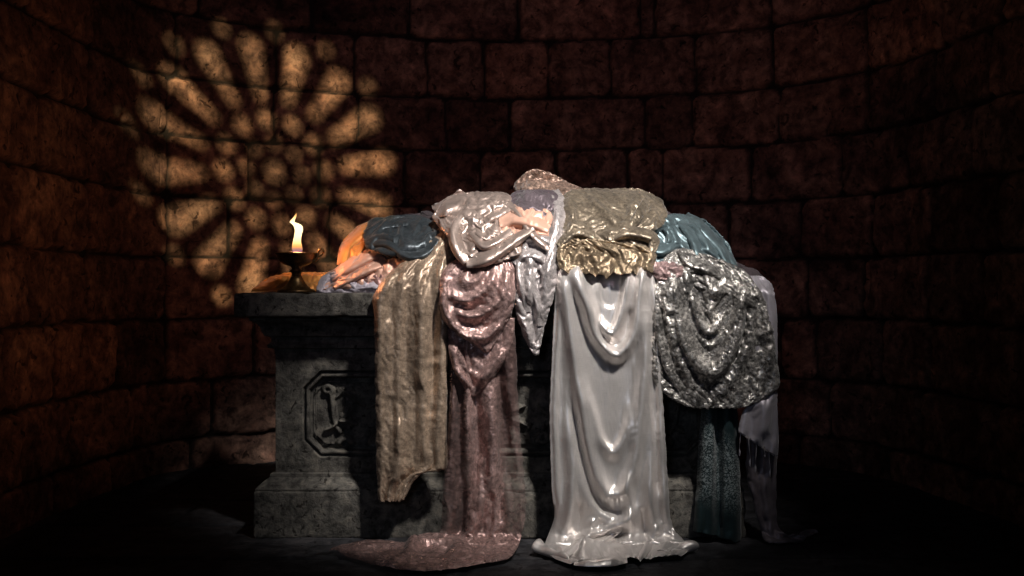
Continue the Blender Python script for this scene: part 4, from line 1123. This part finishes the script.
p2 = curl('hem_roll', 538, 553, 571, 564, .026, .016, M_white, 2, turn=1.15)
p3 = roll([(574, 564, 6), (590, 564, 8), (612, 563, 9), (627, 561, 7)], M_white, .02, floor=True, seed=14)
p4 = curl('hem_roll', 662, 558, 691, 552, .014, .026, M_white, 8)
p5 = roll([(562, 555, 8), (586, 543, 13), (612, 532, 13), (636, 517, 6)], M_white, .034, high=1.1, floor=True, seed=9)
p6 = roll([(637, 561, 7), (646, 548, 11), (656, 532, 9), (663, 512, 5)], M_white, .040, high=1.0, floor=True, seed=10)
cloth_thing('white_satin', 'long shiny white satin cloth in deep cowl folds down to the floor, hem rolled up', 'fabric', (0, 0, 0), [p1, p2, p3, p4, p5, p6])

# --- silver sequined net on the right
def silver_f(px, py, u, v):
    return crinkle(px, py, 12, 62, 2.4, .004, 80) + .004 * noise(px / 16, py / 22, 81)
o = sheet('drape', [(249, 674, 690), (256, 666, 712), (264, 660, 732), (274, 656, 746), (286, 654, 757), (305, 652.5, 766), (330, 651.5, 773), (355, 651, 776), (372, 651.5, 778), (384, 655, 779), (396, 668, 768), (404, 684, 752), (408, 698, 738)], M_silver, .050, silver_f,
          strokes=[([(673, 270), (680, 315), (692, 352), (713, 372), (730, 345), (740, 312), (744, 284)], 6, .030, 9, .1), ([(690, 275), (698, 310), (710, 332), (724, 310), (730, 280)], 7, -.026), ([(684, 262), (692, 300), (706, 322)], 4, .016), ([(705, 270), (716, 292), (726, 286)], 5, .014), ([(682, 300), (690, 340), (706, 366)], 3, -.012),
                   ([(664, 275), (668, 320), (684, 370), (700, 398)], 5, .018), ([(660, 300), (662, 350), (672, 385)], 4, -.012), ([(752, 300), (748, 340), (730, 384), (706, 404)], 5, .016), ([(746, 300), (742, 340), (728, 370)], 3.5, -.018), ([(765, 310), (770, 345), (768, 376)], 5, .014), ([(756, 335), (772, 328)], 3, .010), ([(750, 352), (774, 340)], 2, -.008), ([(686, 252), (690, 264), (700, 272)], 4, .022)],
          back=0, wrap=.022, rag=(2.2, 1.5, 1, 2.2), most=.1, grow=(1.07, 1.05), inner=.006, gain=1.3, steps=(110, 60, 40), bend=.3, seed=26, floor=False)
cloth_thing('silver_net', 'crumpled silver sequined net draped in a big swag over the right corner of the altar', 'fabric', (0, 0, 0), [o,
    roll([(672, 268, 12), (680, 312, 17), (692, 350, 20), (713, 369, 20), (730, 346, 18), (739, 314, 14), (743, 284, 9)], M_silver, 0.06, high=0.8, seed=3, back=0),
    roll([(680, 250, 8), (690, 262, 13), (706, 268, 13), (722, 276, 8)], M_silver, 0.056, high=0.9, seed=4, back=0),
    roll([(690, 280, 8), (698, 310, 12), (710, 330, 12), (724, 308, 8)], M_silver, 0.04, high=0.8, seed=5, back=0),
    roll([(658, 290, 8), (661, 330, 12), (672, 372, 12), (690, 398, 8)], M_silver, 0.052, high=0.7, seed=6, back=0)])
o = sheet('pink_scarf', [(262, 652, 672), (267, 650, 684), (273, 652, 686), (280, 658, 676)], M_dusty, .062, strokes=[([(652, 268), (668, 270), (684, 268)], 3, .012)], folds=lambda px, py, u, v: crinkle(px, py, 7, 10, 3, .004, 83), wrap=.012, rag=(1, 1, 1, 1), grow=(1.10, 1.08), inner=.006, gain=1.3, steps=(110, 60, 40), bend=.2, seed=27, floor=False)
tag(o, 'little dusty pink scarf end showing between the olive organza and silver net', 'fabric')

# --- olive organza over the middle of the crown
def olive_f(px, py, u, v):
    return crinkle(px, py, 26, 35, 2.6, .006, 90) + .004 * noise(px / 20, py / 14, 91)
p1 = sheet('drape', [(189, 572, 642), (193, 565, 652), (202, 561, 662), (212, 560, 667), (222, 560, 664), (232, 559, 654), (244, 558.5, 654), (254, 558, 655), (262, 558, 654)], M_olive, .064, olive_f,
          strokes=[([(640, 194), (630, 215), (622, 236)], 4, .012), ([(650, 200), (638, 222), (632, 236)], 3, -.010), ([(590, 198), (606, 212), (622, 222)], 2, .006), ([(562, 240), (576, 228), (592, 232)], 4, .014), ([(600, 236), (625, 234), (650, 238)], 5, .014), ([(564, 205), (575, 222)], 4, .008), ([(565, 246), (600, 246), (640, 250)], 3, -.008), ([(584, 192), (598, 207), (612, 220), (630, 232)], 2.4, .010, 4), ([(568, 196), (574, 214), (572, 232)], 3, .012, 5), ([(600, 193), (618, 205), (640, 226)], 3, -.008, 5), ([(652, 203), (656, 218), (650, 236)], 3, .012, 5)],
          back=.28, wrap=.016, rag=(1.2, 1.5, 1.2, 1), grow=(1.04, 1.03), inner=.006, gain=1.8, steps=(110, 60, 40), bend=.35, seed=28, floor=False)
p2 = sheet('gold_ruffle', [(240, 559, 600), (246, 558, 640), (253, 557.5, 655), (262, 557, 655), (270, 560, 652)], M_gold, .078, lambda px, py, u, v: pleats(u, v, 4.5, .020, 93, 2.2, .8) * sstep(-.2, .7, v) + crinkle(px, py, 14, 40, 1.6, .008, 94),
          strokes=[([(560, 250), (590, 258), (620, 252), (652, 246)], 4, .010)], wrap=.012, rag=(1.5, 2, 3, 6), sag=lambda v: 6 * v, grow=(1.10, 1.02), inner=.02, gain=1.3, steps=(110, 60, 40), bend=.45, seed=29, floor=False)
p3 = roll([(558, 246, 7), (574, 233, 11), (594, 236, 9)], M_olive, .078, seed=4)
p4 = roll([(608, 238, 8), (632, 233, 12), (654, 241, 11), (652, 252, 6)], M_olive, .082, seed=5)
p5 = roll([(648, 197, 6), (638, 216, 9), (626, 234, 6)], M_olive, .070, seed=6)
cloth_thing('olive_organza', 'olive gold sheer organza with a ruffled gold edge, over the white satin at the crown', 'fabric', (0, 0, 0), [p1, p2, p3, p4, p5])

# --- champagne satin, left of the crown
o = sheet('drape', [(192.5, 464, 506), (198, 450, 512), (206, 438, 510), (214, 435, 505), (224, 438, 501), (234, 446, 507), (244, 452, 520), (253, 456, 521), (260, 462, 506), (265, 465, 484)], M_champ, .086,
          lambda px, py, u, v: crinkle(px, py, 18, 20, 3, .003, 96),
          strokes=[([(436, 208), (446, 213), (456, 204), (463, 193)], 4, .014), ([(452, 222), (464, 216), (470, 202), (466, 193)], 3.5, .016), ([(470, 214), (488, 206), (506, 196)], 6, .012), ([(462, 216), (473, 222), (478, 218)], 4, .020), ([(455, 222), (452, 236), (460, 250), (466, 260)], 4.5, .020), ([(466, 226), (464, 240), (470, 256)], 3, -.014),
                   ([(470, 230), (488, 240), (500, 230)], 5, .012), ([(484, 258), (500, 248), (518, 238), (532, 228)], 4, .022), ([(480, 248), (496, 242), (510, 232)], 3, -.014), ([(476, 264), (492, 258), (506, 250)], 3, .014), ([(480, 220), (496, 216)], 4, -.012), ([(466, 254), (482, 260)], 4, .012)],
          back=.2, wrap=.018, rag=(1, 1, .5, 1), grow=(1.10, 1.08), inner=.006, gain=1.3, steps=(110, 60, 40), bend=.2, seed=30, floor=False)
cloth_thing('champagne_satin', 'champagne satin with thick looping folds on the upper left of the pile, edges lit orange', 'fabric', (0, 0, 0), [o,
    roll([(435, 212, 12), (446, 208, 16), (456, 202, 16), (464, 193, 12)], M_champ, 0.092, high=0.7, seed=3, back=0),
    roll([(482, 221, 9), (470, 216, 12), (459, 224, 13), (455, 238, 13), (460, 252, 13), (468, 261, 12)], M_champ, 0.094, high=0.9, seed=4, back=0),
    roll([(466, 262, 12), (484, 259, 15), (500, 250, 14), (516, 240, 11), (533, 228, 7)], M_champ, 0.096, high=0.9, seed=5, back=0),
    roll([(472, 232, 8), (484, 246, 10), (498, 241, 10), (512, 231, 7)], M_champ, 0.096, high=0.9, seed=6, back=0),
    roll([(470, 214, 8), (486, 205, 9), (508, 197, 8)], M_champ, 0.088, high=0.6, seed=7, back=0),
    roll([(484, 222, 8), (498, 214, 9), (510, 207, 7)], M_champ, 0.088, high=0.6, seed=8, back=0)])
